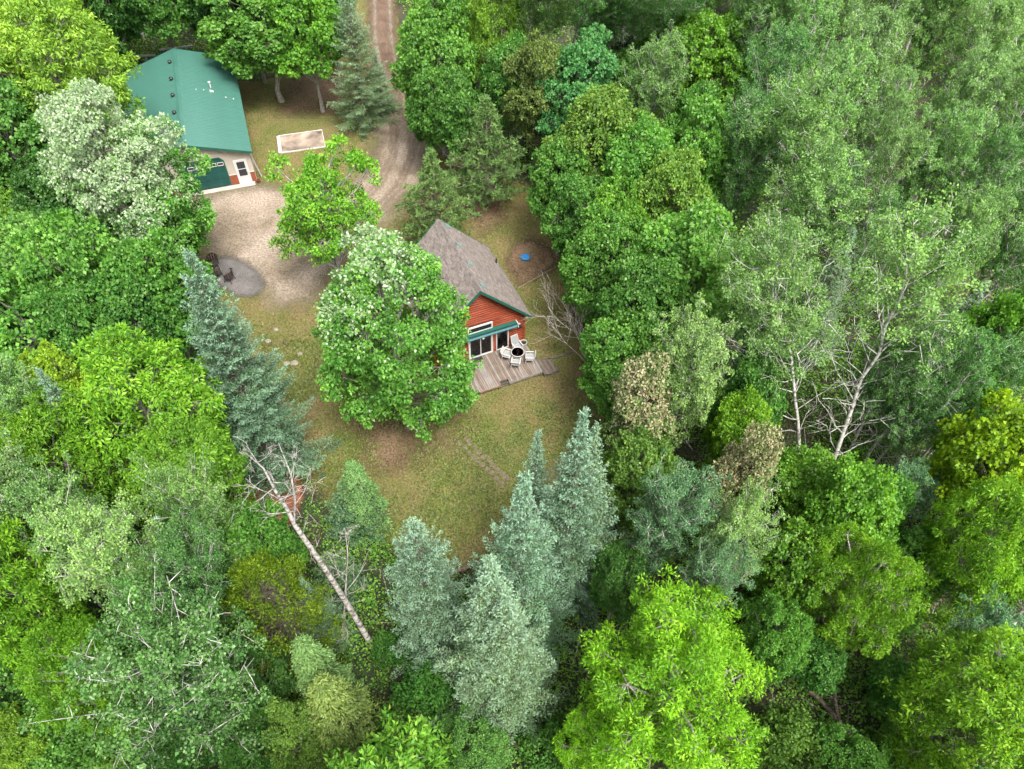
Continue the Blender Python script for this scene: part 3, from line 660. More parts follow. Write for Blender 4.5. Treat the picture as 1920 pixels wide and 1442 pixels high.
random.seed(11)
TREES = [
    ('ash', -32.45, 49.07, 15, 5.26, 318, (0.0, 0.0), 'yellowgreen', 'large yellow-green tree left of the green-roofed garage', None),
    ('silver', -23.92, 38.14, 15.5, 4.13, 130, (0.0, 0.0), 'silver', 'tall tree with silvery-white upturned leaves in front of the green-roofed garage', None),
    ('leaf', -33.91, 43.71, 12, 3.46, 183, (0.0, 0.0), 'mid', 'green tree at the left edge below the large yellow-green tree', None),
    ('leaf', -35.48, 64.39, 14, 3.38, 353, (0.0, 0.0), 'dark', 'dark green tree at the top edge behind the left end of the garage', None),
    ('leaf', -31.69, 66.63, 14, 3.46, 333, (0.0, 0.0), 'mid', 'mid-green tree at the top edge directly behind the garage ridge', None),
    ('leaf', -27.37, 67.53, 12, 2.93, 271, (0.0, 0.0), 'dark', 'dark green tree behind the right end of the garage roof', None),
    ('leaf', -21.61, 62.94, 11, 4.77, 14, (0.0, 0.0), 'bright', 'broad green tree right of the garage with its bare trunk showing on brown ground', None),
    ('leaf', -17.54, 61.3, 12, 3.33, 238, (0.0, 0.0), 'lime2', 'bright yellow-green tree between the garage tree and the tall driveway spruce', None),
    ('sprucebroad', -13.36, 59.28, 11, 3.0, 127, (0.0, 0.0), 'sprucegreen', 'tall grey-green spruce standing alone beside the driveway', None),
    ('spruce', -12.19, 61.73, 5.5, 1.6, 332, (0.0, 0.0), 'spruceblue2', 'small blue-green spruce tucked behind the driveway spruce', None),
    ('ash', -38.07, 59.26, 15, 4.01, 26, (0.0, 0.0), 'yellowgreen', 'yellow-green tree filling the top left corner', None),
    ('leaf', -37.12, 50.21, 13, 2.72, 80, (0.0, 0.0), 'lime2', 'bright green tree cut by the left edge beside the large yellow-green tree', None),
    ('leaf', -27.62, 36.41, 9, 2.92, 57, (0.0, 0.0), 'dark', 'dark green tree under the front of the silvery-leaved tree', None),
    ('leaf', -30.88, 40.61, 9, 2.53, 190, (0.0, 0.0), 'dark', 'dark green tree under the left side of the silvery-leaved tree', None),
    ('leaf', -33.76, 38.92, 8, 2.14, 240, (0.0, 0.0), 'lime2', 'small light green tree at the left edge by the brown opening', None),
    ('leaf', -23.91, 66.23, 13, 2.78, 126, (0.0, 0.0), 'dark', 'dark tree at the top edge right of the garage', None),
    ('leaf', -16.67, 65.79, 12, 2.09, 194, (0.0, 0.0), 'mid', 'green tree at the top edge left of the driveway', None),
    ('leaf', -23.0, 39.06, 8, 1.61, 278, (0.0, 0.0), 'mid', 'low green tree at the foot of the silvery-leaved tree beside the gravel yard', None),
    ('leaf', -28.44, 32.12, 12, 2.68, 52, (0.0, 0.0), 'pale', 'green tree with pale leaf tips at the left edge', None),
    ('leaf', -23.78, 30.02, 13, 2.87, 293, (0.0, 0.0), 'bright', 'round green tree left of the blue spruce top', None),
    ('leaf', -20.37, 30.51, 12, 2.4, 127, (0.0, 0.0), 'bright', 'green tree touching the left side of the blue spruce top', None),
    ('leaf', -21.39, 28.72, 11, 2.57, 6, (0.0, 0.0), 'mid', 'deep green tree between the round green tree and the lime-green tree', None),
    ('leaf', -25.98, 27.04, 12, 3.21, 110, (0.0, 0.0), 'bright', 'broad green tree above the small blue spruce at the left', None),
    ('leaf', -23.18, 26.66, 11, 2.05, 208, (0.0, 0.0), 'mid', 'green tree right of the small blue spruce at the left', None),
    ('leaf', -29.2, 29.61, 11, 1.84, 143, (0.0, 0.0), 'mid', 'green tree half cut by the left edge', None),
    ('spruce', -20.29, 20.16, 13, 2.2, 93, (0.0, 0.0), 'spruceblue', 'small blue spruce top among green trees at the left', None),
    ('leaf', -23.49, 23.77, 10, 1.64, 199, (0.0, 0.0), 'yellow2', 'small yellow-tipped tree left of the lime-green tree', None),
    ('aspen', -24.05, 21.45, 12, 1.97, 81, (0.0, 0.0), 'aspen', 'grey-green aspen at the left edge below the small blue spruce', None),
    ('aspen', -23.27, 18.21, 12, 1.86, 36, (0.0, 0.0), 'aspen', 'grey-green aspen at the left edge beside the lime-green tree', None),
    ('ash', -17.49, 21.13, 13, 3.89, 71, (0.0, 0.0), 'lime', 'wide lime-green tree beside the big blue spruce', None),
    ('ash', -20.67, 18.27, 12, 3.12, 316, (0.0, 0.0), 'lime', 'lime-green tree with bare grey branches at its lower side', None),
    ('ash', -15.05, 18.91, 11, 2.31, 316, (0.0, 0.0), 'lime2', 'lower lime-green tree at the right foot of the wide lime tree', None),
    ('sprucebig', -13.99, 23.63, 16.5, 3.5, 227, (0.16, 0.33), 'spruceblue', 'tall blue spruce with a long leaning tip left of the lawn', None),
    ('sprucesmall', -8.57, 19.71, 5, 1.6, 64, (0.0, 0.0), 'sprucedark', 'small dark spruce at the left edge of the lawn', None),
    ('larch', -7.9, 19.93, 6.5, 1.3, 67, (0.0, 0.0), 'larch', 'slender light green larch sapling at the left edge of the lawn', None),
    ('leaf', -11.61, 15.33, 10, 1.76, 0, (0.0, 0.0), 'bright', 'bright green tree left of the white leaning dead birch', None),
    ('spruce', -13.47, 13.62, 12, 2.4, 2, (0.0, 0.0), 'spruceblue', 'blue spruce top between aspens below the lime-green tree', None),
    ('sprucesmall', -8.69, 15.74, 5, 1.5, 107, (0.0, 0.0), 'sprucedark', 'dark spruce right of the white leaning dead birch trunk', None),
    ('aspen', -20.77, 14.88, 13, 2.18, 110, (0.0, 0.0), 'aspenpale', 'pale aspen at the left edge above the lower lime-green trees', None),
    ('aspen', -18.3, 14.42, 13, 1.93, 84, (0.0, 0.0), 'aspen', 'grey-green aspen second from the left edge', None),
    ('aspenfine', -15.23, 12.5, 14, 2.15, 85, (0.0, 0.0), 'aspenpale', 'pale aspen with a white forked trunk in the lower left woods', None),
    ('aspenfine', -12.61, 14.32, 14, 1.9, 148, (0.0, 0.0), 'aspen', 'grey-green aspen right of the blue spruce top in the lower left woods', None),
    ('aspenfine', -12.17, 12.38, 13, 1.63, 160, (0.0, 0.0), 'aspendark', 'darker aspen left of the golden cedar', None),
    ('aspenfine', -13.19, 10.39, 13, 1.67, 101, (0.0, 0.0), 'aspendark', 'aspen with thin pale branches below the white forked aspen', None),
    ('aspenfine', -12.88, 8.31, 13, 3.2, 276, (1.57, 0.11), 'aspendark', 'aspen with its bare white trunk foot showing at the bottom left', None),
    ('aspenfine', -11.48, 8.79, 11, 1.77, 347, (0.0, 0.0), 'aspendark', 'dense grey-green aspen left of the bottom larches', None),
    ('ash', -19.52, 11.69, 13, 2.27, 320, (0.0, 0.0), 'lime', 'lime-green tree with bare grey twigs at the left edge', None),
    ('ashfine', -15.84, 9.2, 12, 1.98, 104, (0.0, 0.0), 'lime', 'lime-green tree in front of the white forked aspen', None),
    ('leaf', -20.15, 9.11, 8, 2.0, 93, (0.0, 0.0), 'mid', 'low mid-green tree at the left edge near the bottom', None),
    ('leaf', -18.21, 7.74, 7, 1.87, 353, (0.0, 0.0), 'bright', 'low green tree at the bottom edge left of the white trunk foot', None),
    ('ash', -19.51, 7.09, 9, 1.46, 100, (0.0, 0.0), 'yellowgreen', 'yellowish tree in the bottom left corner', None),
    ('shrub', -16.41, 7.86, 4.5, 1.72, 196, (0.0, 0.0), 'olive', 'olive shrub at the bottom edge left of the white trunk foot', None),
    ('cedar', -9.94, 12.4, 10.5, 2.07, 152, (0.0, 0.0), 'gold', 'round golden-olive cedar left of the leaning birch foot', None),
    ('spruce', -8.77, 13.23, 8, 1.3, 11, (0.0, 0.0), 'spruceblue2', 'grey-blue spruce top right behind the golden cedar', None),
    ('larch', -7.93, 10.15, 9, 1.42, 184, (0.0, 0.0), 'larch', 'pale green larch right of the golden cedar', None),
    ('larch', -6.89, 8.65, 9, 1.73, 212, (0.0, 0.0), 'larchyellow', 'yellowish drooping larch at the bottom below the leaning birch', None),
    ('leaffine', -8.47, 7.88, 7, 1.54, 84, (0.0, 0.0), 'olive', 'small olive-green tree at the bottom edge left of the yellowish larch', None),
    ('leaffine', -10.72, 9.68, 8, 1.58, 74, (0.0, 0.0), 'dark', 'dark green tree below the golden cedar', None),
    ('leaffine', -10.69, 7.79, 6, 1.67, 135, (0.0, 0.0), 'mid', 'low green tree at the bottom edge right of the white trunk foot', None),
    ('leaf', -13.83, 7.88, 5, 1.36, 33, (0.0, 0.0), 'mid', 'small green tree at the bottom edge beside the white trunk foot', None),
    ('sprucebroad', -3.52, 13.02, 13, 2.5, 169, (0.0, 0.0), 'spruceblue', 'broad blue spruce at the lower left edge of the lawn', None),
    ('spruce', -0.64, 10.82, 15, 2.9, 154, (0.0, 0.0), 'spruceblue2', 'blue-green spruce nearest the camera at the bottom centre', None),
    ('spruce', -0.07, 10.09, 14, 2.4, 308, (0.0, 0.0), 'spruceblue2', 'second top of the nearest blue-green spruce pair at the bottom centre', None),
    ('spruce', 0.52, 14.09, 15, 2.6, 300, (0.0, 0.0), 'spruceblue', 'blue spruce in the middle of the group below the lawn', None),
    ('spruce', 1.1, 17.4, 13, 1.9, 1, (0.0, 0.0), 'spruceblue', 'blue spruce behind the middle one of the group below the lawn', None),
    ('spruce', 2.64, 16.11, 16, 2.6, 305, (0.0, 0.0), 'spruceblue', 'tallest blue spruce of the group at the right edge of the lawn', None),
    ('spruce', 3.27, 16.71, 14.5, 2.2, 347, (0.0, 0.0), 'spruceblue2', 'spruce sharing its crown with the tallest blue spruce right of the lawn', None),
    ('ashfine', 6.16, 8.75, 13, 3.54, 173, (0.0, 0.0), 'limebright', 'huge vivid lime-green tree at the bottom right of the spruces', None),
    ('ashfine', 3.66, 7.57, 8, 1.61, 33, (0.0, 0.0), 'limebright', 'lower lime-green tree at the left foot of the huge vivid lime tree', None),
    ('leaffine', -1.43, 7.71, 6, 1.45, 158, (0.0, 0.0), 'pale', 'small pale green tree at the bottom edge below the nearest spruce', None),
    ('shrub', -4.78, 8.42, 4, 1.64, 181, (0.0, 0.0), 'olive', 'olive shrub at the bottom edge between larch and nearest spruce', None),
    ('shrub', -5.56, 12.58, 3, 0.97, 156, (0.0, 0.0), 'mid', 'green shrub at the foot of the leaning dead birch', None),
    ('shrub', -3.66, 10.35, 4, 1.46, 246, (0.0, 0.0), 'mid', 'green shrub between the broad blue spruce and the nearest spruce', None),
    ('shrub', 1.86, 8.13, 4.5, 1.39, 356, (0.0, 0.0), 'mid', 'green shrub beside the broken stump at the bottom edge', None),
    ('silver', -6.37, 26.87, 15, 4.22, 20, (0.0, 0.0), 'bright', 'dense round tree with whitish top leaves between lawn and cottage', None),
    ('open', -12.2, 38.89, 11.5, 3.46, 161, (0.0, 0.0), 'greentree', 'airy light green tree in front of the concrete pad', None),
    ('seed', 6.44, 22.06, 12, 1.92, 94, (0.0, 0.0), 'seed', 'tree covered with cream seed clusters right of the blue spruces', None),
    ('seed', 10.74, 18.55, 12, 1.56, 246, (0.0, 0.0), 'seed', 'smaller tree with cream seed clusters deeper in the right woods', None),
    ('aspen', 8.85, 23.28, 13, 2.09, 241, (0.0, 0.0), 'aspenpale', 'pale aspen above the larger cream-seeded tree', None),
    ('aspenfine', 6.85, 15.71, 12, 1.89, 90, (0.0, 0.0), 'aspenblue', 'bluish grey-green aspen below the larger cream-seeded tree', None),
    ('aspenfine', 9.56, 14.98, 12, 1.75, 29, (0.0, 0.0), 'aspenpale', 'pale aspen below the smaller cream-seeded tree', None),
    ('aspenfine', 8.35, 13.04, 11, 1.48, 131, (0.0, 0.0), 'aspenblue', 'bluish aspen above the huge vivid lime tree', None),
    ('leaf', 6.24, 19.21, 10, 1.97, 11, (0.0, 0.0), 'olive', 'olive-green tree under the larger cream-seeded tree', None),
    ('leaffine', 5.11, 14.72, 8, 1.49, 183, (0.0, 0.0), 'dark', 'dark green tree right of the blue spruce group', None),
    ('leaf', 6.29, 27.33, 9, 2.3, 206, (0.0, 0.0), 'bright', 'green tree beside the right end of the deck', None),
    ('leaf', 6.75, 25.88, 8, 1.8, 9, (0.0, 0.0), 'mid', 'deep green tree below the deck-side tree', None),
    ('leaf', 5.21, 34.43, 11, 2.43, 281, (0.0, 0.0), 'bright', 'light green tree right of the dirt patch with the blue lid', None),
    ('leaf', 9.87, 32.11, 13, 3.49, 214, (0.0, 0.0), 'bright', 'broad green tree in the woods right of the cottage', None),
    ('leaf', 7.3, 29.56, 11, 2.61, 187, (0.0, 0.0), 'mid', 'deep green tree between deck-side tree and broad green tree', None),
    ('oak', 9.54, 38.14, 12, 2.45, 192, (0.0, 0.0), 'olive', 'olive-green tree above the broad green tree right of the cottage', None),
    ('leaf', 6.29, 36.81, 11, 2.2, 296, (0.0, 0.0), 'lime2', 'yellow-tipped green tree above the dirt patch', None),
    ('leaf', 4.39, 38.91, 10, 2.17, 4, (0.0, 0.0), 'mid', 'deep green tree at the forest edge above the dirt patch', None),
    ('oak', 5.59, 43.83, 12, 3.35, 231, (0.0, 0.0), 'olive', 'yellowish olive tree in the middle of the upper right woods', None),
    ('leaf', 3.26, 42.55, 10, 2.27, 23, (0.0, 0.0), 'mid', 'deep green tree right of the second pine', None),
    ('leaf', 8.29, 41.42, 12, 2.83, 92, (0.0, 0.0), 'bright', 'green tree right of the yellowish olive tree', None),
    ('leaf', 11.66, 42.85, 12, 2.59, 319, (0.0, 0.0), 'bright', 'green tree left of the forked white aspen', None),
    ('leaf', 4.61, 50.66, 12, 3.08, 100, (0.0, 0.0), 'fresh', 'blue-green fresh-leaved tree behind the second pine', None),
    ('oak', 1.65, 51.32, 12, 2.19, 60, (0.0, 0.0), 'oliveb', 'brownish olive tree left of the blue-green fresh-leaved tree', None),
    ('aspen', 9.57, 48.84, 13, 2.36, 125, (0.0, 0.0), 'aspen', 'cone-shaped aspen with a white stem in the upper right woods', None),
    ('pine', -2.17, 48.08, 9, 3.08, 236, (0.0, 0.0), 'pine', 'larger long-needled pine at the forest edge behind the cottage', None),
    ('pine', -5.69, 43.34, 8, 2.72, 176, (0.0, 0.0), 'pine', 'long-needled pine right behind the cottage roof', None),
    ('leaf', -6.04, 54.7, 13, 3.2, 262, (0.0, 0.0), 'bright', 'tall bright green tree at the right bank of the driveway', None),
    ('leaf', -5.49, 64.3, 13, 3.63, 181, (0.0, 0.0), 'lime2', 'light green tree at the top edge right of the driveway', None),
    ('leaf', -5.15, 50.95, 10, 2.34, 268, (0.0, 0.0), 'mid', 'deep green tree at the foot of the tall driveway-bank tree', None),
    ('ash', -1.71, 58.65, 14, 2.62, 128, (0.0, 0.0), 'yellowgreen', 'yellow-green tree at the top edge between green trees and birches', None),
    ('leaf', -0.36, 53.9, 11, 2.56, 236, (0.0, 0.0), 'mid', 'deep green tree below the yellow-green tree at the top', None),
    ('leaf', -3.41, 63.37, 13, 2.47, 55, (0.0, 0.0), 'mid', 'green tree at the top edge left of the yellow-green one', None),
    ('leaf', -7.58, 54.75, 7, 1.46, 301, (0.0, 0.0), 'dark', 'dark low tree on the right bank of the driveway bend', None),
    ('aspenbare', 1.78, 72.27, 15, 2.6, 188, (-1.31, -17.65), 'aspen', 'birch-like tree with twin white stems at the top edge, left one', None),
    ('aspenbare', 2.26, 71.74, 15, 2.6, 151, (0.43, -17.03), 'aspen', 'birch-like tree with twin white stems at the top edge, right one', None),
    ('aspenhero', 4.81, 71.6, 15.5, 2.4, 18, (0.43, -19.81), 'aspendark', 'first slender pale trunk from the left in the dark gap at the top', None),
    ('aspenhero', 7.77, 69.58, 15.5, 2.4, 221, (-1.16, -16.02), 'aspendark', 'second slender pale trunk from the left in the dark gap at the top', None),
    ('aspenhero', 9.52, 70.68, 15.5, 2.4, 46, (-2.66, -16.23), 'aspendark', 'third slender pale trunk from the left in the dark gap at the top', None),
    ('aspenhero', 9.97, 69.64, 15.5, 2.4, 106, (-2.27, -16.05), 'aspendark', 'fourth slender pale trunk from the left in the dark gap at the top', None),
    ('aspenhero', 11.72, 70.54, 15.5, 2.4, 174, (-2.57, -16.89), 'aspendark', 'fifth slender pale trunk from the left in the dark gap at the top', None),
    ('aspenhero', 13.66, 69.97, 15.5, 2.4, 262, (-2.15, -16.23), 'aspendark', 'sixth slender pale trunk from the left in the dark gap at the top', None),
    ('leaf', 12.54, 62.31, 12, 2.69, 312, (0.0, 0.0), 'mid', 'green tree behind the slender trunks at the top edge', None),
    ('leaf', 8.34, 56.62, 8, 2.4, 185, (0.0, 0.0), 'mid', 'low green tree in front of the slender trunks in the dark gap', None),
    ('leaf', 14.36, 56.51, 12, 3.16, 75, (0.0, 0.0), 'lime2', 'bright green tree at the top right of the slender trunks', None),
    ('leaf', 8.07, 66.02, 9, 2.85, 174, (0.0, 0.0), 'dark', 'dark tree behind the slender trunks in the gap', None),
    ('leaf', 13.48, 48.94, 10, 2.36, 141, (0.0, 0.0), 'mid', 'deep green tree under the bright green tree near the top', None),
    ('aspen', 17.94, 56.46, 15, 2.74, 359, (0.0, 0.0), 'aspen', 'first aspen right of the bright green tree near the top edge', 'aspens of the right-hand stand'),
    ('aspenbare', 21.0, 54.26, 15, 2.83, 279, (0.0, 0.0), 'aspen', 'second aspen right of the bright green tree near the top edge', 'aspens of the right-hand stand'),
    ('aspen', 25.76, 61.27, 15, 3.07, 47, (0.0, 0.0), 'aspenpale', 'pale aspen touching the top edge above the aspen stand', 'aspens of the right-hand stand'),
    ('aspenbare', 27.79, 57.02, 15, 2.92, 159, (0.0, 0.0), 'aspen', 'aspen at the top edge left of the dark gap', 'aspens of the right-hand stand'),
    ('aspen', 23.52, 48.77, 15, 2.66, 351, (0.0, 0.0), 'aspenpale', 'pale aspen in the middle of the upper aspen stand', 'aspens of the right-hand stand'),
    ('aspenbare', 17.47, 47.84, 14, 2.49, 162, (0.0, 0.0), 'aspendark', 'darker aspen above the forked white trunk', 'aspens of the right-hand stand'),
    ('aspen', 19.7, 43.64, 15, 2.5, 156, (0.0, 0.0), 'aspen', 'aspen right above the forked white trunk', 'aspens of the right-hand stand'),
    ('aspenbare', 23.71, 43.7, 14, 2.22, 90, (0.0, 0.0), 'aspenpale', 'pale narrow aspen left of the lower dark gap', 'aspens of the right-hand stand'),
    ('aspen', 33.36, 59.66, 15, 3.02, 40, (0.0, 0.0), 'aspen', 'aspen at the top edge right of the dark gap', 'aspens of the right-hand stand'),
    ('aspenbare', 36.8, 59.11, 15, 2.99, 320, (0.0, 0.0), 'aspenpale', 'pale aspen at the top edge near the right corner', 'aspens of the right-hand stand'),
    ('aspen', 32.19, 50.5, 15, 2.56, 76, (0.0, 0.0), 'aspen', 'aspen right of the dark gap near the right edge', 'aspens of the right-hand stand'),
    ('aspenbare', 35.9, 51.56, 15, 2.58, 352, (0.0, 0.0), 'aspen', 'aspen cut by the right edge near the top', 'aspens of the right-hand stand'),
    ('aspen', 28.43, 43.58, 15, 2.35, 158, (0.0, 0.0), 'aspenpale', 'pale aspen below the dark gap near the right edge', 'aspens of the right-hand stand'),
    ('aspenbare', 31.44, 42.67, 15, 2.31, 247, (0.0, 0.0), 'aspen', 'aspen at the right edge above the leaning grey trunk', 'aspens of the right-hand stand'),
    ('aspen', 26.08, 39.61, 14, 2.26, 82, (0.0, 0.0), 'aspen', 'aspen in the middle right of the aspen stand', 'aspens of the right-hand stand'),
    ('aspenbare', 23.38, 39.02, 13, 2.12, 24, (0.0, 0.0), 'aspenpale', 'pale aspen left of the middle-right aspen', 'aspens of the right-hand stand'),
    ('aspen', 15.19, 42.0, 13, 2.36, 41, (0.0, 0.0), 'aspendark', 'dark aspen left of the forked white trunk', 'aspens of the right-hand stand'),
    ('aspenbare', 28.6, 37.6, 14, 2.2, 307, (0.0, 0.0), 'aspendark', 'dark aspen near the right edge beside the leaning grey trunk', 'aspens of the right-hand stand'),
    ('aspen', 29.84, 34.03, 13, 2.13, 273, (0.0, 0.0), 'aspendark', 'dark aspen at the right edge above the bright green tree', 'aspens of the right-hand stand'),
    ('aspenbare', 14.0, 30.49, 13, 2.14, 207, (0.0, 0.0), 'aspen', 'aspen whose white trunk bends over the dark gap', 'aspens of the right-hand stand'),
    ('aspen', 26.16, 33.94, 13, 2.0, 16, (0.0, 0.0), 'aspen', 'aspen right of the large leaning-trunk aspen', 'aspens of the right-hand stand'),
    ('aspenbare', 21.14, 34.73, 12, 1.9, 121, (0.0, 0.0), 'aspendark', 'dark aspen behind the two white trunks', 'aspens of the right-hand stand'),
    ('aspen', 19.64, 38.29, 12, 2.13, 304, (0.0, 0.0), 'aspendark', 'dark aspen behind the bent white trunk', 'aspens of the right-hand stand'),
    ('aspenbare', 21.37, 23.59, 8, 1.8, 176, (0.0, 0.0), 'aspendark', 'low aspen right of the leaning white trunk', 'aspens of the right-hand stand'),
    ('aspen', 13.04, 27.16, 9, 1.51, 128, (0.0, 0.0), 'aspendark', 'low aspen left of the bent white trunk', 'aspens of the right-hand stand'),
    ('aspenbare', 19.95, 19.67, 7, 1.6, 233, (0.0, 0.0), 'aspenblue', 'low bluish aspen behind the lime trees at the right', 'aspens of the right-hand stand'),
    ('aspen', 19.72, 11.62, 9, 1.54, 333, (0.0, 0.0), 'aspenblue', 'bluish aspen in the dark gap above the bottom right lime tree', 'aspens of the right-hand stand'),
    ('aspenhero', 21.44, 51.38, 14.5, 3.6, 215, (-5.47, -13.17), 'aspen', 'aspen with a forked white trunk in the upper right woods', None),
    ('aspenbare', 22.1, 41.14, 13.5, 3.4, 74, (-5.51, -6.23), 'aspen', 'aspen with white forked limbs below the forked white trunk', None),
    ('aspenhero', 17.35, 23.77, 16, 3.3, 28, (-6.13, 2.78), 'aspen', 'aspen with a bent white trunk standing in the dark gap', None),
    ('aspenhero', 18.08, 22.9, 17, 3.8, 326, (0.21, 3.68), 'aspen', 'large aspen with a thick leaning white trunk', None),
    ('aspenbare', 19.22, 24.25, 10, 1.8, 16, (0.61, 1.18), 'aspendark', 'first thin grey trunk right of the leaning white trunk', None),
    ('aspenbare', 20.72, 23.9, 13, 1.8, 252, (-0.18, 0.1), 'aspendark', 'second thin grey trunk right of the leaning white trunk', None),
    ('aspenbare', 21.88, 23.55, 12, 1.8, 171, (0.24, 0.07), 'aspendark', 'third thin grey trunk right of the leaning white trunk', None),
    ('aspenbare', 24.68, 24.35, 11, 1.8, 106, (-0.37, 0.25), 'aspendark', 'fourth thin grey trunk right of the leaning white trunk', None),
    ('spruce', 18.98, 32.95, 11, 2.2, 66, (0.0, 0.0), 'spruceblue2', 'dull green spruce top among the aspens above the two white trunks', None),
    ('spruce', 24.68, 28.77, 11, 2.4, 288, (0.0, 0.0), 'sprucegreen', 'greyish spruce near the right edge above the bright green tree', None),
    ('leaf', 25.6, 26.95, 12, 2.1, 67, (0.0, 0.0), 'lime2', 'bright green tree near the right edge above the yellow one', None),
    ('leaf', 24.25, 24.54, 10, 1.58, 322, (0.0, 0.0), 'bright', 'green tree at the lower left foot of the bright right-edge tree', None),
    ('leaf', 28.73, 28.76, 11, 1.82, 211, (0.0, 0.0), 'mid', 'green tree cut by the right edge beside the bright green tree', None),
    ('leaf', 23.38, 19.68, 12, 2.58, 54, (0.0, 0.0), 'yellow', 'bright yellow-green tree at the right edge', None),
    ('leaf', 11.68, 21.69, 10, 1.7, 86, (0.0, 0.0), 'lime', 'small lime-green tree left of the bent white trunk foot', None),
    ('leaf', 14.14, 19.1, 9, 1.91, 222, (0.0, 0.0), 'lime2', 'lime-green tree just below the two white trunk feet', None),
    ('leaf', 15.19, 16.7, 11, 2.03, 190, (0.0, 0.0), 'lime2', 'green-yellow tree below the leaning white trunk foot', None),
    ('leaf', 18.2, 18.62, 8, 1.46, 76, (0.0, 0.0), 'bright', 'small green tree right of the leaning white trunk foot', None),
    ('ashfine', 14.45, 12.96, 12, 2.14, 30, (0.0, 0.0), 'lime', 'lime-green tree above the dark gap with fallen trunks', None),
    ('leaf', 12.6, 14.3, 10, 1.8, 215, (0.0, 0.0), 'lime2', 'green tree between the huge vivid lime tree and the lime tree by the gap', None),
    ('leaffine', 11.3, 11.85, 9, 1.51, 150, (0.0, 0.0), 'bright', 'green tree at the right shoulder of the huge vivid lime tree', None),
    ('ash', 20.89, 15.29, 12, 2.36, 72, (0.0, 0.0), 'lime', 'lime-green tree below the yellow tree at the right edge', None),
    ('leaf', 23.54, 15.79, 10, 1.48, 232, (0.0, 0.0), 'lime2', 'green tree cut by the right edge below the yellow tree', None),
    ('ash', 18.25, 8.3, 11, 2.8, 317, (0.0, 0.0), 'lime', 'wide lime-green tree in the bottom right corner', None),
    ('leaf', 21.7, 10.43, 9, 1.24, 86, (0.0, 0.0), 'lime2', 'green tree at the right edge above the corner lime tree', None),
    ('leaf', 14.61, 7.73, 4.5, 1.25, 267, (0.0, 0.0), 'bright', 'small green tree at the bottom edge left of the fallen branches', None),
    ('leaf', 12.8, 24.6, 9, 1.74, 232, (0.0, 0.0), 'mid', 'deep green tree above the small lime-green tree', None),
    ('leaf', 20.09, 16.36, 6, 1.84, 249, (0.0, 0.0), 'bright', 'low green tree left of the lime tree at the right edge', None),
    ('leaf', 13.73, 11.82, 6, 1.33, 352, (0.0, 0.0), 'mid', 'low green tree at the left rim of the dark gap', None),
    ('shrub', 18.41, 11.09, 3, 1.62, 162, (0.0, 0.0), 'mid', 'green shrub in the middle of the dark gap', None),
    ('shrub', 18.52, 14.69, 3, 1.59, 245, (0.0, 0.0), 'bright', 'green shrub beside the brown log in the right gap', None),
    ('shrub', 12.44, 8.56, 4, 1.64, 140, (0.0, 0.0), 'olive', 'olive shrub at the bottom edge right of the huge vivid lime tree', None),
    ('shrub', 17.76, 8.33, 3, 1.42, 149, (0.0, 0.0), 'olive', 'olive shrub at the bottom edge in the right gap', None),
    ('shrub', -37.21, 45.06, 2.5, 2.01, 240, (0.0, 0.0), 'lime2', 'light green shrub in the small opening at the left edge', None),
    ('shrub', -19.85, 30.25, 2.5, 1.36, 206, (0.0, 0.0), 'mid', 'green shrub at the left side of the big blue spruce', None),
    ('deadspruce', 13.62, 49.18, 10, 2.0, 75, (0.0, 0.0), 'brown', 'dead brown conifer right of the bright green tree near the top', None),
    ('aspen', 38.84, 72.76, 13.3, 3.21, 280, (0.0, 0.0), 'aspen', 'twelfth grey-green aspen cut off by the top edge, counting from the left', 'trees cut off by the picture edge'),
    ('ash', -46.0, 75.9, 11.2, 3.33, 162, (0.0, 0.0), 'lime2', 'first light green tree cut off by the top edge, counting from the left', 'trees cut off by the picture edge'),
    ('ash', -2.94, 74.75, 14.0, 3.5, 128, (0.0, 0.0), 'lime2', 'second light green tree cut off by the top edge, counting from the left', 'trees cut off by the picture edge'),
    ('aspen', 14.95, 78.76, 12.2, 3.73, 172, (0.0, 0.0), 'aspen', 'fourth grey-green aspen cut off by the top edge, counting from the left', 'trees cut off by the picture edge'),
    ('aspen', 48.42, 73.19, 13.6, 3.67, 159, (0.0, 0.0), 'aspendark', 'fifth dark aspen cut off by the top edge, counting from the left', 'trees cut off by the picture edge'),
    ('aspen', 23.07, 78.99, 14.0, 4.08, 68, (0.0, 0.0), 'aspen', 'seventh grey-green aspen cut off by the top edge, counting from the left', 'trees cut off by the picture edge'),
    ('aspen', 33.46, 75.84, 13.7, 4.14, 330, (0.0, 0.0), 'aspen', 'tenth grey-green aspen cut off by the top edge, counting from the left', 'trees cut off by the picture edge'),
    ('leaf', -0.37, 83.1, 12.8, 3.84, 19, (0.0, 0.0), 'bright', 'first bright green broadleaf tree cut off by the top edge, counting from the left', 'trees cut off by the picture edge'),
    ('leaf', -48.49, 64.59, 12.1, 3.81, 322, (0.0, 0.0), 'dark', 'first dark green broadleaf tree cut off by the left edge, counting from the top', 'trees cut off by the picture edge'),
    ('aspen', -38.04, 74.38, 11.9, 3.48, 102, (0.0, 0.0), 'aspendark', 'first dark aspen cut off by the top edge, counting from the left', 'trees cut off by the picture edge'),
    ('aspen', 38.1, 83.52, 14.3, 3.86, 31, (0.0, 0.0), 'aspen', 'eleventh grey-green aspen cut off by the top edge, counting from the left', 'trees cut off by the picture edge'),
    ('aspen', 28.08, 77.11, 11.5, 3.37, 45, (0.0, 0.0), 'aspen', 'eighth grey-green aspen cut off by the top edge, counting from the left', 'trees cut off by the picture edge'),
    ('aspen', 45.42, 65.51, 13.8, 4.15, 3, (0.0, 0.0), 'aspen', 'first grey-green aspen cut off by the right edge, counting from the top', 'trees cut off by the picture edge'),
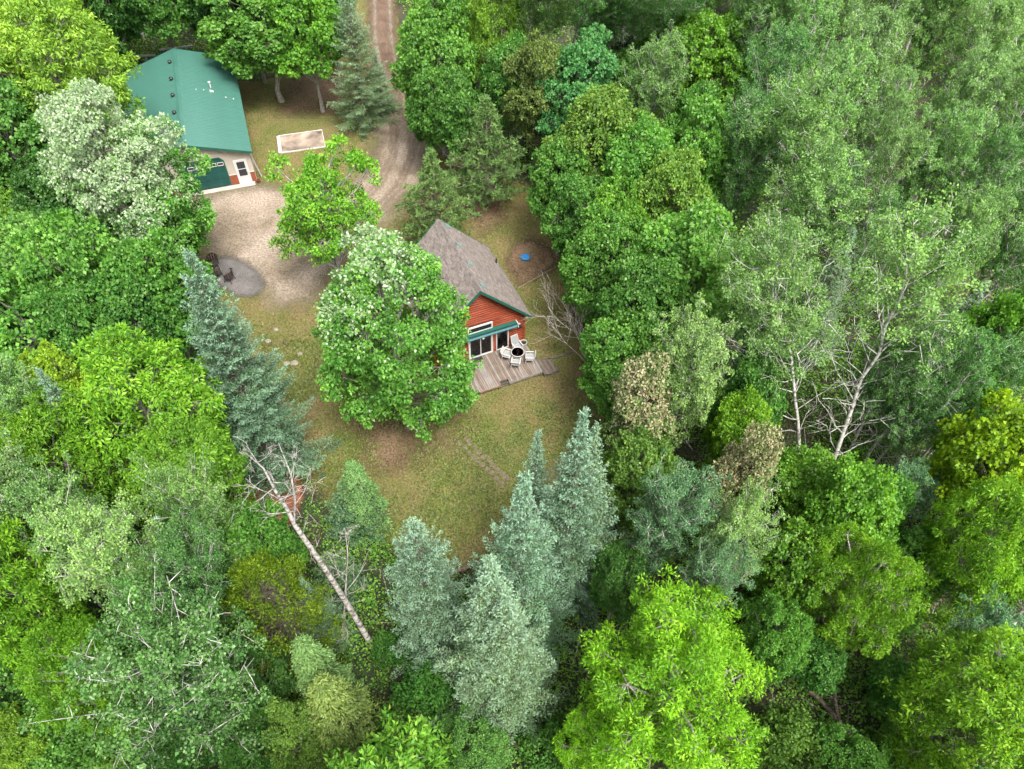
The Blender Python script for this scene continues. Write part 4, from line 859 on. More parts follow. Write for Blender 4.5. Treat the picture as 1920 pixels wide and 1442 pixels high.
    ('ash', -50.48, 70.05, 14.1, 4.16, 313, (0.0, 0.0), 'lime2', 'first light green tree cut off by the left edge, counting from the top', 'trees cut off by the picture edge'),
    ('leaf', -30.05, 75.29, 14.7, 3.86, 25, (0.0, 0.0), 'dark', 'first dark green broadleaf tree cut off by the top edge, counting from the left', 'trees cut off by the picture edge'),
    ('aspen', -45.55, 60.21, 13.4, 3.91, 70, (0.0, 0.0), 'aspen', 'first grey-green aspen cut off by the left edge, counting from the top', 'trees cut off by the picture edge'),
    ('aspen', -53.94, 78.17, 14.4, 4.15, 116, (0.0, 0.0), 'aspen', 'first grey-green aspen cut off by the top edge, counting from the left', 'trees cut off by the picture edge'),
    ('leaf', 5.82, 84.39, 11.8, 3.88, 182, (0.0, 0.0), 'dark', 'second dark green broadleaf tree cut off by the top edge, counting from the left', 'trees cut off by the picture edge'),
    ('aspen', 22.41, 71.01, 12.7, 3.86, 19, (0.0, 0.0), 'aspendark', 'second dark aspen cut off by the top edge, counting from the left', 'trees cut off by the picture edge'),
    ('aspen', 49.52, 85.9, 11.6, 3.34, 323, (0.0, 0.0), 'aspen', 'thirteenth grey-green aspen cut off by the top edge, counting from the left', 'trees cut off by the picture edge'),
    ('ash', -4.34, 3.11, 13.3, 3.88, 96, (0.0, 0.0), 'lime2', 'first light green tree cut off by the bottom edge, counting from the left', 'trees cut off by the picture edge'),
    ('leaf', 8.54, 79.69, 14.2, 3.47, 220, (0.0, 0.0), 'mid', 'first mid-green broadleaf tree cut off by the top edge, counting from the left', 'trees cut off by the picture edge'),
    ('aspen', -43.36, 71.34, 14.2, 4.09, 57, (0.0, 0.0), 'aspen', 'second grey-green aspen cut off by the top edge, counting from the left', 'trees cut off by the picture edge'),
    ('ash', -25.37, 12.4, 12.7, 4.08, 96, (0.0, 0.0), 'lime2', 'second light green tree cut off by the left edge, counting from the top', 'trees cut off by the picture edge'),
    ('aspen', 44.47, 80.64, 14.1, 3.84, 189, (0.0, 0.0), 'aspendark', 'fourth dark aspen cut off by the top edge, counting from the left', 'trees cut off by the picture edge'),
    ('aspen', 32.2, 81.86, 11.9, 3.49, 269, (0.0, 0.0), 'aspendark', 'third dark aspen cut off by the top edge, counting from the left', 'trees cut off by the picture edge'),
    ('aspen', -38.36, 68.87, 14.9, 3.74, 155, (0.0, 0.0), 'aspen', 'third grey-green aspen cut off by the top edge, counting from the left', 'trees cut off by the picture edge'),
    ('aspen', 29.76, 70.45, 14.2, 3.33, 98, (0.0, 0.0), 'aspen', 'ninth grey-green aspen cut off by the top edge, counting from the left', 'trees cut off by the picture edge'),
    ('aspen', 17.4, 83.51, 12.5, 3.4, 358, (0.0, 0.0), 'aspen', 'fifth grey-green aspen cut off by the top edge, counting from the left', 'trees cut off by the picture edge'),
    ('leaf', -29.51, 22.91, 11.1, 3.28, 57, (0.0, 0.0), 'dark', 'second dark green broadleaf tree cut off by the left edge, counting from the top', 'trees cut off by the picture edge'),
    ('aspen', 46.6, 59.21, 14.7, 3.85, 206, (0.0, 0.0), 'aspen', 'second grey-green aspen cut off by the right edge, counting from the top', 'trees cut off by the picture edge'),
    ('aspen', 56.24, 83.37, 11.2, 3.54, 321, (0.0, 0.0), 'aspendark', 'sixth dark aspen cut off by the top edge, counting from the left', 'trees cut off by the picture edge'),
    ('aspen', 18.05, 74.29, 11.5, 4.07, 194, (0.0, 0.0), 'aspen', 'sixth grey-green aspen cut off by the top edge, counting from the left', 'trees cut off by the picture edge'),
    ('leaf', -55.79, 87.71, 14.5, 3.38, 251, (0.0, 0.0), 'dark', 'forest tree standing beyond the edge of the picture', 'woods beyond the edges of the picture'),
    ('ash', -47.16, 92.83, 13.1, 3.73, 85, (0.0, 0.0), 'lime2', 'forest tree standing beyond the edge of the picture', 'woods beyond the edges of the picture'),
    ('leaf', -33.02, 107.55, 13.5, 3.38, 351, (0.0, 0.0), 'mid', 'forest tree standing beyond the edge of the picture', 'woods beyond the edges of the picture'),
    ('aspen', 66.0, 87.31, 12.9, 3.36, 195, (0.0, 0.0), 'aspendark', 'forest tree standing beyond the edge of the picture', 'woods beyond the edges of the picture'),
    ('ash', -54.45, 64.87, 11.2, 3.34, 200, (0.0, 0.0), 'lime2', 'forest tree standing beyond the edge of the picture', 'woods beyond the edges of the picture'),
    ('aspen', 26.17, 86.64, 12.0, 3.66, 55, (0.0, 0.0), 'aspen', 'forest tree standing beyond the edge of the picture', 'woods beyond the edges of the picture'),
    ('aspen', 12.36, 86.55, 12.1, 3.29, 32, (0.0, 0.0), 'aspen', 'forest tree standing beyond the edge of the picture', 'woods beyond the edges of the picture'),
    ('aspen', -55.99, 96.01, 11.6, 3.81, 211, (0.0, 0.0), 'aspendark', 'forest tree standing beyond the edge of the picture', 'woods beyond the edges of the picture'),
    ('aspen', -38.16, 31.99, 11.5, 4.03, 331, (0.0, 0.0), 'aspendark', 'forest tree standing beyond the edge of the picture', 'woods beyond the edges of the picture'),
    ('aspen', -1.44, 100.83, 12.9, 4.09, 317, (0.0, 0.0), 'aspendark', 'forest tree standing beyond the edge of the picture', 'woods beyond the edges of the picture'),
    ('aspen', -49.54, 83.53, 13.7, 3.93, 83, (0.0, 0.0), 'aspendark', 'forest tree standing beyond the edge of the picture', 'woods beyond the edges of the picture'),
    ('aspen', 31.18, 21.02, 11.2, 3.44, 25, (0.0, 0.0), 'aspendark', 'forest tree standing beyond the edge of the picture', 'woods beyond the edges of the picture'),
    ('leaf', 56.38, 107.96, 12.2, 3.29, 134, (0.0, 0.0), 'mid', 'forest tree standing beyond the edge of the picture', 'woods beyond the edges of the picture'),
    ('aspen', -54.48, 104.53, 14.8, 3.81, 118, (0.0, 0.0), 'aspendark', 'forest tree standing beyond the edge of the picture', 'woods beyond the edges of the picture'),
    ('aspen', 31.35, 96.62, 13.7, 4.06, 319, (0.0, 0.0), 'aspendark', 'forest tree standing beyond the edge of the picture', 'woods beyond the edges of the picture'),
    ('leaf', -61.03, 102.56, 12.3, 4.05, 330, (0.0, 0.0), 'dark', 'forest tree standing beyond the edge of the picture', 'woods beyond the edges of the picture'),
    ('aspen', 66.63, 101.73, 11.1, 4.01, 181, (0.0, 0.0), 'aspendark', 'forest tree standing beyond the edge of the picture', 'woods beyond the edges of the picture'),
    ('aspen', 40.45, 42.12, 12.6, 3.39, 71, (0.0, 0.0), 'aspen', 'forest tree standing beyond the edge of the picture', 'woods beyond the edges of the picture'),
    ('leaf', 47.27, 103.53, 12.9, 3.28, 186, (0.0, 0.0), 'bright', 'forest tree standing beyond the edge of the picture', 'woods beyond the edges of the picture'),
    ('aspen', 22.3, 99.43, 13.9, 4.14, 199, (0.0, 0.0), 'aspendark', 'forest tree standing beyond the edge of the picture', 'woods beyond the edges of the picture'),
    ('leaf', -34.08, 25.43, 12.0, 4.03, 320, (0.0, 0.0), 'dark', 'forest tree standing beyond the edge of the picture', 'woods beyond the edges of the picture'),
    ('ash', -65.77, 87.94, 11.1, 3.61, 211, (0.0, 0.0), 'lime2', 'forest tree standing beyond the edge of the picture', 'woods beyond the edges of the picture'),
    ('aspen', -43.76, 42.5, 14.8, 3.32, 56, (0.0, 0.0), 'aspen', 'forest tree standing beyond the edge of the picture', 'woods beyond the edges of the picture'),
    ('ash', -62.72, 75.72, 11.3, 3.27, 20, (0.0, 0.0), 'lime2', 'forest tree standing beyond the edge of the picture', 'woods beyond the edges of the picture'),
    ('aspen', 43.47, 48.93, 13.5, 3.9, 277, (0.0, 0.0), 'aspendark', 'forest tree standing beyond the edge of the picture', 'woods beyond the edges of the picture'),
    ('aspen', 50.54, 64.38, 15.0, 3.4, 33, (0.0, 0.0), 'aspendark', 'forest tree standing beyond the edge of the picture', 'woods beyond the edges of the picture'),
    ('leaf', 47.33, 96.41, 11.6, 3.21, 29, (0.0, 0.0), 'mid', 'forest tree standing beyond the edge of the picture', 'woods beyond the edges of the picture'),
    ('aspen', -43.39, 97.75, 11.9, 3.58, 331, (0.0, 0.0), 'aspen', 'forest tree standing beyond the edge of the picture', 'woods beyond the edges of the picture'),
    ('ash', -39.9, 101.76, 12.8, 3.36, 185, (0.0, 0.0), 'lime2', 'forest tree standing beyond the edge of the picture', 'woods beyond the edges of the picture'),
    ('leaf', 58.3, 94.65, 11.1, 3.61, 303, (0.0, 0.0), 'bright', 'forest tree standing beyond the edge of the picture', 'woods beyond the edges of the picture'),
    ('aspen', 50.18, 55.23, 14.4, 3.9, 192, (0.0, 0.0), 'aspendark', 'forest tree standing beyond the edge of the picture', 'woods beyond the edges of the picture'),
    ('aspen', -57.64, 82.15, 14.5, 3.35, 341, (0.0, 0.0), 'aspendark', 'forest tree standing beyond the edge of the picture', 'woods beyond the edges of the picture'),
    ('aspen', 65.09, 77.52, 12.5, 4.0, 177, (0.0, 0.0), 'aspen', 'forest tree standing beyond the edge of the picture', 'woods beyond the edges of the picture'),
    ('aspen', -44.97, 51.44, 11.1, 4.17, 28, (0.0, 0.0), 'aspen', 'forest tree standing beyond the edge of the picture', 'woods beyond the edges of the picture'),
    ('aspen', -27.23, 90.11, 13.6, 3.22, 352, (0.0, 0.0), 'aspendark', 'forest tree standing beyond the edge of the picture', 'woods beyond the edges of the picture'),
    ('leaf', 24.63, 93.37, 14.3, 4.09, 233, (0.0, 0.0), 'dark', 'forest tree standing beyond the edge of the picture', 'woods beyond the edges of the picture'),
    ('leaf', 42.15, 104.97, 14.9, 4.02, 227, (0.0, 0.0), 'dark', 'forest tree standing beyond the edge of the picture', 'woods beyond the edges of the picture'),
    ('aspen', 28.85, 14.91, 12.2, 3.88, 194, (0.0, 0.0), 'aspendark', 'forest tree standing beyond the edge of the picture', 'woods beyond the edges of the picture'),
    ('aspen', -41.59, 82.85, 13.3, 3.38, 194, (0.0, 0.0), 'aspendark', 'forest tree standing beyond the edge of the picture', 'woods beyond the edges of the picture'),
    ('aspen', -10.56, 2.35, 14.4, 3.2, 45, (0.0, 0.0), 'aspen', 'forest tree standing beyond the edge of the picture', 'woods beyond the edges of the picture'),
    ('aspen', 61.7, 106.78, 12.8, 3.57, 154, (0.0, 0.0), 'aspen', 'forest tree standing beyond the edge of the picture', 'woods beyond the edges of the picture'),
    ('leaf', 11.01, 1.81, 11.2, 3.81, 51, (0.0, 0.0), 'dark', 'forest tree standing beyond the edge of the picture', 'woods beyond the edges of the picture'),
    ('aspen', 16.3, 2.28, 11.7, 3.74, 58, (0.0, 0.0), 'aspendark', 'forest tree standing beyond the edge of the picture', 'woods beyond the edges of the picture'),
    ('leaf', -53.9, 58.25, 13.0, 3.67, 309, (0.0, 0.0), 'bright', 'forest tree standing beyond the edge of the picture', 'woods beyond the edges of the picture'),
    ('aspen', 69.82, 94.48, 12.5, 3.67, 274, (0.0, 0.0), 'aspendark', 'forest tree standing beyond the edge of the picture', 'woods beyond the edges of the picture'),
    ('aspen', -29.96, 16.67, 11.7, 3.97, 191, (0.0, 0.0), 'aspen', 'forest tree standing beyond the edge of the picture', 'woods beyond the edges of the picture'),
    ('leaf', -62.88, 82.02, 12.1, 3.91, 102, (0.0, 0.0), 'dark', 'forest tree standing beyond the edge of the picture', 'woods beyond the edges of the picture'),
    ('aspen', 58.49, 102.42, 13.5, 4.15, 106, (0.0, 0.0), 'aspendark', 'forest tree standing beyond the edge of the picture', 'woods beyond the edges of the picture'),
    ('aspen', 41.94, 95.63, 14.2, 3.95, 150, (0.0, 0.0), 'aspen', 'forest tree standing beyond the edge of the picture', 'woods beyond the edges of the picture'),
]

for t in TREES: plant(*t)

# ------------------------------------------------------------------ undergrowth and lawn grass (uncountable)
LITTER = [(-16.2, 21.3), (-15.2, 24.4), (-12.6, 24.2), (-11.6, 21.8), (-12.2, 19.6), (-14.6, 19.4)]
def undergrowth():
    rng = np.random.default_rng(77)
    n1, n2 = 14000, 14000
    x = np.concatenate([rng.uniform(-34, 36, n1), rng.uniform(-58, 58, n2)]); y = np.concatenate([rng.uniform(2, 32, n1), rng.uniform(32, 88, n2)]); near = y < 32
    d = polydist(x, y, CLEAR); ins = inpoly(x, y, CLEAR)
    dens = vnoise(x, y, 3.0, 5) * 0.6 + vnoise(x, y, 1.2, 6) * 0.4
    keep = (~ins | ((d < 0.7) & (rng.random(len(x)) < 0.3))) & (np.abs(x) < 24 + 0.46 * y) & (dens > rng.uniform(0.1, 0.42, len(x))) & ~inpoly(x, y, LITTER)
    x, y, dens, near = x[keep], y[keep], dens[keep], near[keep]
    h = np.clip((dens - 0.28) * 2.4, 0.06, 1.3) * rng.uniform(0.2, 1.2, len(x)); h = np.where(polydist(x, y, CLEAR) < 1.5, h * 0.4, h)
    tips = np.stack([x, y, gz(x, y) + h], -1); up = np.array([[0, 0, 1.0]])
    A = leaf_clumps(rng, tips[near], np.tile(up, (near.sum(), 1)), 17, 0.5, 0.15, 0.10, flat=0.6, up=0.9, rnd=0.6, droop=0.3)
    B = leaf_clumps(rng, tips[~near], np.tile(up, ((~near).sum(), 1)), 12, 0.75, 0.23, 0.15, flat=0.55, up=0.9, rnd=0.5, droop=0.3)
    V, Q = merge([A[:2], B[:2]]); lv = np.concatenate([A[2], B[2]])
    pal = (np.random.default_rng(3).random(len(Q)) < 0.12) * 0.6
    o = link('forest_undergrowth', np_mesh('forest_undergrowth', V, Q, M['leaf_yellow_tip'], {'lv': ('FACE', lv), 'pale': ('FACE', pal)}))
    o.color = (0.130, 0.275, 0.038, 1)
    tag(o, 'low leafy undergrowth covering the forest floor between the trees', 'undergrowth', kind='stuff')
    # fallen sticks
    n = 900; x = rng.uniform(-30, 34, n); y = rng.uniform(4, 60, n); k = ~inpoly(x, y, CLEAR) & (np.abs(x) < 22 + 0.46 * y); x, y = x[k], y[k]; P = []
    for a, b in zip(x, y):
        t = rng.uniform(0, 6.283); ln = rng.uniform(0.5, 2.4); p0 = np.array([a, b, float(gz(a, b)) + rng.uniform(0.0, 0.3)]); e = p0 + np.array([math.cos(t) * ln, math.sin(t) * ln, rng.uniform(-0.1, 0.5)])
        P.append((bez(p0, e, 0.05, 4, rng, 0.05), np.linspace(rng.uniform(0.015, 0.045), 0.008, 4)))
    V, Q = tubes(P, 4); tag(link('fallen_sticks', np_mesh('fallen_sticks', V, Q, M['bark_dead'])), 'fallen sticks littering the forest floor', 'sticks', kind='stuff')
undergrowth()

def grass():
    rng = np.random.default_rng(78)
    n1, n2 = 140000, 70000
    x = np.concatenate([rng.uniform(-17, 7, n1), rng.uniform(-30, 6, n2)]); y = np.concatenate([rng.uniform(16.5, 34, n1), rng.uniform(34, 78, n2)]); n = n1 + n2
    ins = inpoly(x, y, CLEAR)
    g = 0.55 * vnoise(x, y, 3.2, 11) + 0.3 * vnoise(x, y, 1.1, 12) + 0.15 * vnoise(x, y, 0.4, 13)
    drive = inpoly(x, y, DRIVE) | inpoly(x, y, TRACK); dd = np.minimum(polydist(x, y, DRIVE), polydist(x, y, TRACK))
    keep = ins & (rng.random(n) < np.clip((g - 0.28) * 2.2, 0.12, 0.85)) & (~drive | (dd < 0.8) & (rng.random(n) < 0.4) | (rng.random(n) < 0.03))
    cl, sl_ = math.cos(0.42311), math.sin(0.42311)
    lx = cl * (x + 1.99) + sl_ * (y - 32.28); ly = -sl_ * (x + 1.99) + cl * (y - 32.28)
    keep &= ~((np.abs(lx) < 3.3) & (ly > -2.7) & (ly < 7.3))
    cl, sl_ = math.cos(0.3399), math.sin(0.3399)
    lx = cl * (x + 25.09) + sl_ * (y - 48.85); ly = -sl_ * (x + 25.09) + cl * (y - 48.85)
    keep &= ~((np.abs(lx) < 4.6) & (ly > -0.3) & (ly < 15.8))
    keep &= ~inpoly(x, y, [(-20.6, 57.2), (-16.0, 58.5), (-14.6, 54.9), (-19.1, 53.6)]) & (np.hypot(x + 20.2, y - 39.75) > 1.9)
    x, y, g = x[keep], y[keep], g[keep]; n = len(x)
    P = np.stack([x, y, gz(x, y) + 0.012], -1); az = rng.uniform(0, 6.283, n)
    D = np.stack([np.cos(az), np.sin(az), rng.uniform(0.15, 0.8, n)], -1); s = rng.uniform(0.6, 1.4, n) * np.clip(0.6 + g, 0.6, 1.5)
    S = np.stack([-np.sin(az), np.cos(az), np.zeros(n)], -1) * (0.034 * s)[:, None]
    V = np.stack([P - S, P + S, P + unit(D) * (0.12 * s)[:, None]], 1).reshape(-1, 3); Q = np.arange(n * 3).reshape(-1, 3)
    gp = 0.6 * vnoise(x, y, 4.5, 21) + 0.4 * vnoise(x, y, 1.0, 22)
    pal = np.clip((0.58 - gp) * 4 + rng.normal(0, 0.35, n), 0, 1)
    m = leaf_mat('grass_blade', pale=(0.165, 0.122, 0.058), trans=0.2, var=0.45)
    o = link('lawn_grass', np_mesh('lawn_grass', V, Q, m, {'lv': ('FACE', rng.random(n)), 'pale': ('FACE', pal)})); o.color = (0.105, 0.132, 0.028, 1)
    tag(o, 'patchy dry and green grass on the clearing', 'grass', kind='stuff')
grass()

# ------------------------------------------------------------------ building materials
def shingle_mat():
    m, N, L, o = new_mat('asphalt_shingle')
    tc = N('TexCoord'); br = N('TexBrick'); br.inputs['Scale'].default_value = 1.0; br.inputs['Brick Width'].default_value = 0.32; br.inputs['Row Height'].default_value = 0.14
    br.inputs['Mortar Size'].default_value = 0.004; br.inputs['Color1'].default_value = (0.118, 0.098, 0.085, 1); br.inputs['Color2'].default_value = (0.205, 0.172, 0.152, 1); br.inputs['Mortar'].default_value = (0.11, 0.09, 0.085, 1)
    sp = N('SeparateXYZ'); L(tc.outputs['Object'], sp.inputs[0]); ab = N('Math', operation='ABSOLUTE'); L(sp.outputs[0], ab.inputs[0])
    mu = N('Math', operation='MULTIPLY'); mu.inputs[1].default_value = 1.414; L(ab.outputs[0], mu.inputs[0])
    cb = N('CombineXYZ'); L(sp.outputs[1], cb.inputs[0]); L(mu.outputs[0], cb.inputs[1]); L(cb.outputs[0], br.inputs['Vector'])
    n = N('TexNoise'); n.inputs['Scale'].default_value = 7; n.inputs['Detail'].default_value = 8; L(tc.outputs['Object'], n.inputs['Vector'])
    r = ramp(N, [(0.3, (0.72, 0.72, 0.72)), (0.7, (1.25, 1.25, 1.25))]); L(n.outputs[0], r.inputs[0])
    mx = N('Mix', data_type='RGBA', blend_type='MULTIPLY'); mx.inputs['Factor'].default_value = 1; L(br.outputs[0], mx.inputs[6]); L(r.outputs[0], mx.inputs[7])
    b = N('BsdfPrincipled'); b.inputs['Roughness'].default_value = 0.85; L(mx.outputs[2], b.inputs['Base Color'])
    n2 = N('TexNoise'); n2.inputs['Scale'].default_value = 90; L(tc.outputs['Object'], n2.inputs['Vector'])
    bp = N('Bump'); bp.inputs['Strength'].default_value = 0.4; bp.inputs['Distance'].default_value = 0.01; L(n2.outputs[0], bp.inputs['Height']); L(bp.outputs[0], b.inputs['Normal']); L(b.outputs[0], o.inputs[0])
    return m
def glass_mat():
    m, N, L, o = new_mat('window_glass')
    g = N('BsdfGlossy'); g.inputs['Roughness'].default_value = 0.03; g.inputs['Color'].default_value = (0.9, 0.95, 1, 1)
    t = N('BsdfTransparent'); t.inputs['Color'].default_value = (0.78, 0.80, 0.80, 1); fr = N('Fresnel'); fr.inputs['IOR'].default_value = 1.6
    ms = N('MixShader'); L(fr.outputs[0], ms.inputs[0]); L(t.outputs[0], ms.inputs[1]); L(g.outputs[0], ms.inputs[2]); L(ms.outputs[0], o.inputs[0])
    return m
M['shingle'] = shingle_mat(); M['glass'] = glass_mat()
M['red_log'] = simple('red_stained_wood', (0.255, 0.052, 0.022), 0.6, noise=0.35, nscale=1.6, bump=0.3, bscale=14, stretch=(0.5, 0.5, 6))
M['red_dark'] = simple('red_wall', (0.15, 0.025, 0.014), 0.7, noise=0.2)
M['green_trim'] = simple('green_trim', (0.015, 0.085, 0.06), 0.45, noise=0.15)
M['teal'] = simple('teal_fabric', (0.012, 0.07, 0.075), 0.6, noise=0.2, nscale=8)
M['teal_light'] = simple('teal_light', (0.025, 0.105, 0.115), 0.5, noise=0.1)
M['vent_grey'] = simple('grey_green_vent', (0.13, 0.18, 0.165), 0.5, noise=0.15)
M['white'] = simple('white_paint', (0.52, 0.51, 0.49), 0.4, noise=0.06, nscale=9)
M['white_wood'] = simple('white_chair_paint', (0.48, 0.465, 0.44), 0.5, noise=0.1, nscale=20)
M['mesh_grey'] = simple('grey_sling', (0.24, 0.25, 0.25), 0.7, noise=0.12, nscale=30)
M['dark'] = simple('dark_interior', (0.025, 0.025, 0.028), 0.8, noise=0.3, nscale=3)
M['curtain'] = simple('curtain', (0.24, 0.20, 0.20), 0.9, noise=0.25, nscale=6, stretch=(6, 6, 0.3))
M['black'] = simple('black_metal', (0.02, 0.02, 0.021), 0.5, noise=0.2)
M['brown_metal'] = simple('dark_brown_metal', (0.045, 0.03, 0.026), 0.5, noise=0.3, nscale=8)
M['deck'] = simple('weathered_deck', (0.175, 0.142, 0.116), 0.85, noise=0.35, nscale=1.4, bump=0.3, bscale=12, stretch=(6, 0.7, 3))
M['deck2'] = simple('weathered_deck_grey', (0.205, 0.182, 0.165), 0.85, noise=0.3, nscale=1.8, bump=0.3, bscale=12, stretch=(6, 0.7, 3))
M['deck3'] = simple('weathered_deck_brown', (0.14, 0.105, 0.08), 0.85, noise=0.3, nscale=1.8, bump=0.3, bscale=12, stretch=(6, 0.7, 3))
M['deck_red'] = simple('reddish_board', (0.25, 0.15, 0.118), 0.8, noise=0.2, nscale=3)
M['dark_wood'] = simple('dark_brown_wood', (0.10, 0.085, 0.07), 0.9, noise=0.35, nscale=3)  # darker brown for stairs, posts, joists and the recessed rim board
M['roof_green'] = simple('green_metal_roof', (0.046, 0.136, 0.106), 0.33, metal=0.0, noise=0.10, nscale=0.5, spec=0.7)
M['door_green'] = simple('dark_green_door', (0.008, 0.058, 0.05), 0.45, noise=0.2, nscale=2)
M['beige'] = simple('beige_siding', (0.38, 0.34, 0.285), 0.5, noise=0.08, nscale=0.8)
M['wainscot'] = simple('brick_red_panel', (0.22, 0.062, 0.03), 0.7, noise=0.2, nscale=6)
M['concrete'] = simple('concrete', (0.36, 0.33, 0.285), 0.9, noise=0.2, nscale=1.5, bump=0.3)
M['pad_concrete'] = simple('stained_concrete', (0.20, 0.155, 0.12), 0.95, noise=0.85, nscale=0.7, bump=0.3)
M['pale_concrete'] = simple('pale_concrete', (0.46, 0.43, 0.39), 0.9, noise=0.3, nscale=2.5, bump=0.3)
M['blue'] = simple('blue_plastic', (0.03, 0.18, 0.40), 0.45, noise=0.15)
M['rock'] = simple('pale_rock', (0.22, 0.195, 0.155), 0.9, noise=0.3, nscale=5, bump=0.6, bscale=10)
M['paver'] = simple('paver', (0.135, 0.102, 0.070), 0.95, noise=0.3, nscale=4, bump=0.4, bscale=25)
M['edging'] = simple('timber_edging', (0.19, 0.15, 0.095), 0.9, noise=0.25)
M['steel'] = simple('grey_beam', (0.36, 0.34, 0.33), 0.5, noise=0.2)
M['lamp_glass'] = simple('white_globe', (0.75, 0.74, 0.70), 0.3, noise=0.05)

def pane(parent, x0, x1, z0, z1, y, name='pane'):
    return MB().box(x0, x1, y - 0.006, y + 0.006, z0, z1).build(name, M['glass'], parent)
def frame_box(x0, x1, z0, z1, y0, y1, t):
    return MB().box(x0, x1, y0, y1, z0, z0 + t).box(x0, x1, y0, y1, z1 - t, z1).box(x0, x0 + t, y0 + .001, y1 - .001, z0 + t, z1 - t).box(x1 - t, x1, y0 + .001, y1 - .001, z0 + t, z1 - t)

# ------------------------------------------------------------------ the red cottage
CX, CY, CYAW = -1.99, 32.28, 0.42311
cot = empty('cottage', (CX, CY, -1.0), CYAW, 'small red log-sided cottage with a grey-brown shingle roof and green trim', 'cottage')
ZR, HW, RL = 6.51, 3.53, 7.45       # ridge height, half width to the eaves, roof length
WY0, WY1, WX = 0.40, 7.12, 3.14
wall = MB().prism([(-WX, 0), (WX, 0), (WX, ZR - 0.2 - WX), (0, ZR - 0.2), (-WX, ZR - 0.2 - WX)], WY0, WY1).build('wall', M['red_dark'], cot)
HOLES = [(-0.80, 0.88, 2.68, 3.20), (-0.80, 0.88, 0.36, 2.42), (1.14, 2.02, 0.36, 2.20)]
def log_board(x0, x1, y, z, h, axis='x'):
    """rounded half-log board"""
    prof = [(0.0, 0), (-0.035, 0.12), (-0.048, 0.5), (-0.035, 0.88), (0.0, 1)]
    m = MB()
    if axis == 'x':
        a = [(x0, y + p, z + q * h) for p, q in prof]; b = [(x1, y + p, z + q * h) for p, q in prof]
    else:
        s = 1 if y > 0 else -1
        a = [(y - s * p, x0, z + q * h) for p, q in prof]; b = [(y - s * p, x1, z + q * h) for p, q in prof]
    n = len(prof); m.add(a + b, [(i, i + 1, i + 1 + n, i + n) for i in range(n - 1)] + [tuple(range(n))[::-1], tuple(range(n, 2 * n))])
    return m
bh = 0.185; z = 0.05
while z < ZR - 0.45:
    hw = min(WX, ZR - 0.22 - (z + bh)); segs = [(-hw, hw)]
    for (a, b, c, d) in HOLES:
        if z + bh > c and z < d:
            segs = [s for q in segs for s in ((q[0], min(q[1], a)), (max(q[0], b), q[1])) if s[1] - s[0] > 0.05]
    for (a, b) in segs: log_board(a, b, WY0 - 0.002, z, bh - 0.006).build('siding_board', M['red_log'], wall, smooth=True)
    if z + bh < ZR - 0.2 - WX:
        for s in (-1, 1): log_board(WY0 + 0.02, WY1, s * (WX + 0.002), z, bh - 0.006, 'y').build('siding_board', M['red_log'], wall, smooth=True)
    z += bh
for s in (-1, 1): MB().box(s * WX - 0.07 + s * 0.02, s * WX + 0.07 + s * 0.02, WY0 - 0.075, WY0 + 0.06, 0, 3.05).build('corner_board', M['red_log'], wall)
roof = MB()
nc = 36; sl_len = HW
for s in (-1, 1):
    for i in range(nc):
        a0, a1 = sl_len * i / nc, sl_len * (i + 1) / nc
        z0, z1 = ZR - a0, ZR - a1; t = 0.012
        roof.add([(s * a0, 0, z0), (s * a0, RL, z0), (s * a1, RL, z1 + t), (s * a1, 0, z1 + t), (s * a1, RL, z1), (s * a1, 0, z1)],
                 [(0, 1, 2, 3) if s < 0 else (3, 2, 1, 0), (3, 2, 4, 5) if s < 0 else (5, 4, 2, 3)])
    roof.add([(0, 0, ZR - 0.17), (0, RL, ZR - 0.17), (s * HW, RL, ZR - HW - 0.17), (s * HW, 0, ZR - HW - 0.17)], [(0, 1, 2, 3)])
roof_o = roof.build('roof', M['shingle'], cot)
rc = MB()
for i in range(26):
    y0 = RL * i / 26; y1 = y0 + RL / 26 + 0.02
    for s in (-1, 1): rc.add([(0, y0, ZR + 0.03), (0, y1, ZR + 0.022), (s * 0.15, y1, ZR - 0.125), (s * 0.15, y0, ZR - 0.115)], [(0, 1, 2, 3)])
rc.build('ridge_cap', M['shingle'], roof_o)
for y0, y1 in ((-0.03, 0.03), (RL - 0.03, RL + 0.03)):
    for s in (-1, 1):
        MB().hexa([(0, y0, ZR - 0.20), (s * (HW + 0.02), y0, ZR - HW - 0.22), (s * (HW + 0.02), y1, ZR - HW - 0.22), (0, y1, ZR - 0.20),
                   (0, y0, ZR + 0.022), (s * (HW + 0.02), y0, ZR - HW + 0.002), (s * (HW + 0.02), y1, ZR - HW + 0.002), (0, y1, ZR + 0.022)]).build('fascia', M['green_trim'], roof_o)
for s in (-1, 1): MB().box(s * HW - 0.02, s * HW + 0.02, 0.04, RL - 0.04, ZR - HW - 0.17, ZR - HW - 0.005).build('eave_board', M['green_trim'], roof_o)
for (a, y) in ((0.42, 7.0), (0.45, 4.95), (0.42, 2.97), (0.42, 0.78)):
    z0 = ZR - a
    MB().hexa([(a - 0.14, y - 0.16, z0 + 0.14), (a + 0.18, y - 0.16, z0 - 0.18), (a + 0.18, y + 0.16, z0 - 0.18), (a - 0.14, y + 0.16, z0 + 0.14),
               (a - 0.10, y - 0.13, z0 + 0.24), (a + 0.24, y - 0.13, z0 - 0.02), (a + 0.24, y + 0.13, z0 - 0.02), (a - 0.10, y + 0.13, z0 + 0.24)]).build('roof_vent', M['vent_grey'], roof_o)
MB().lathe([(0.05, -0.1), (0.05, 0.32), (0.07, 0.32), (0.07, 0.36), (0.0, 0.36)], (3.30, 5.44, ZR - 3.30), 12).build('vent_pipe', M['black'], roof_o)
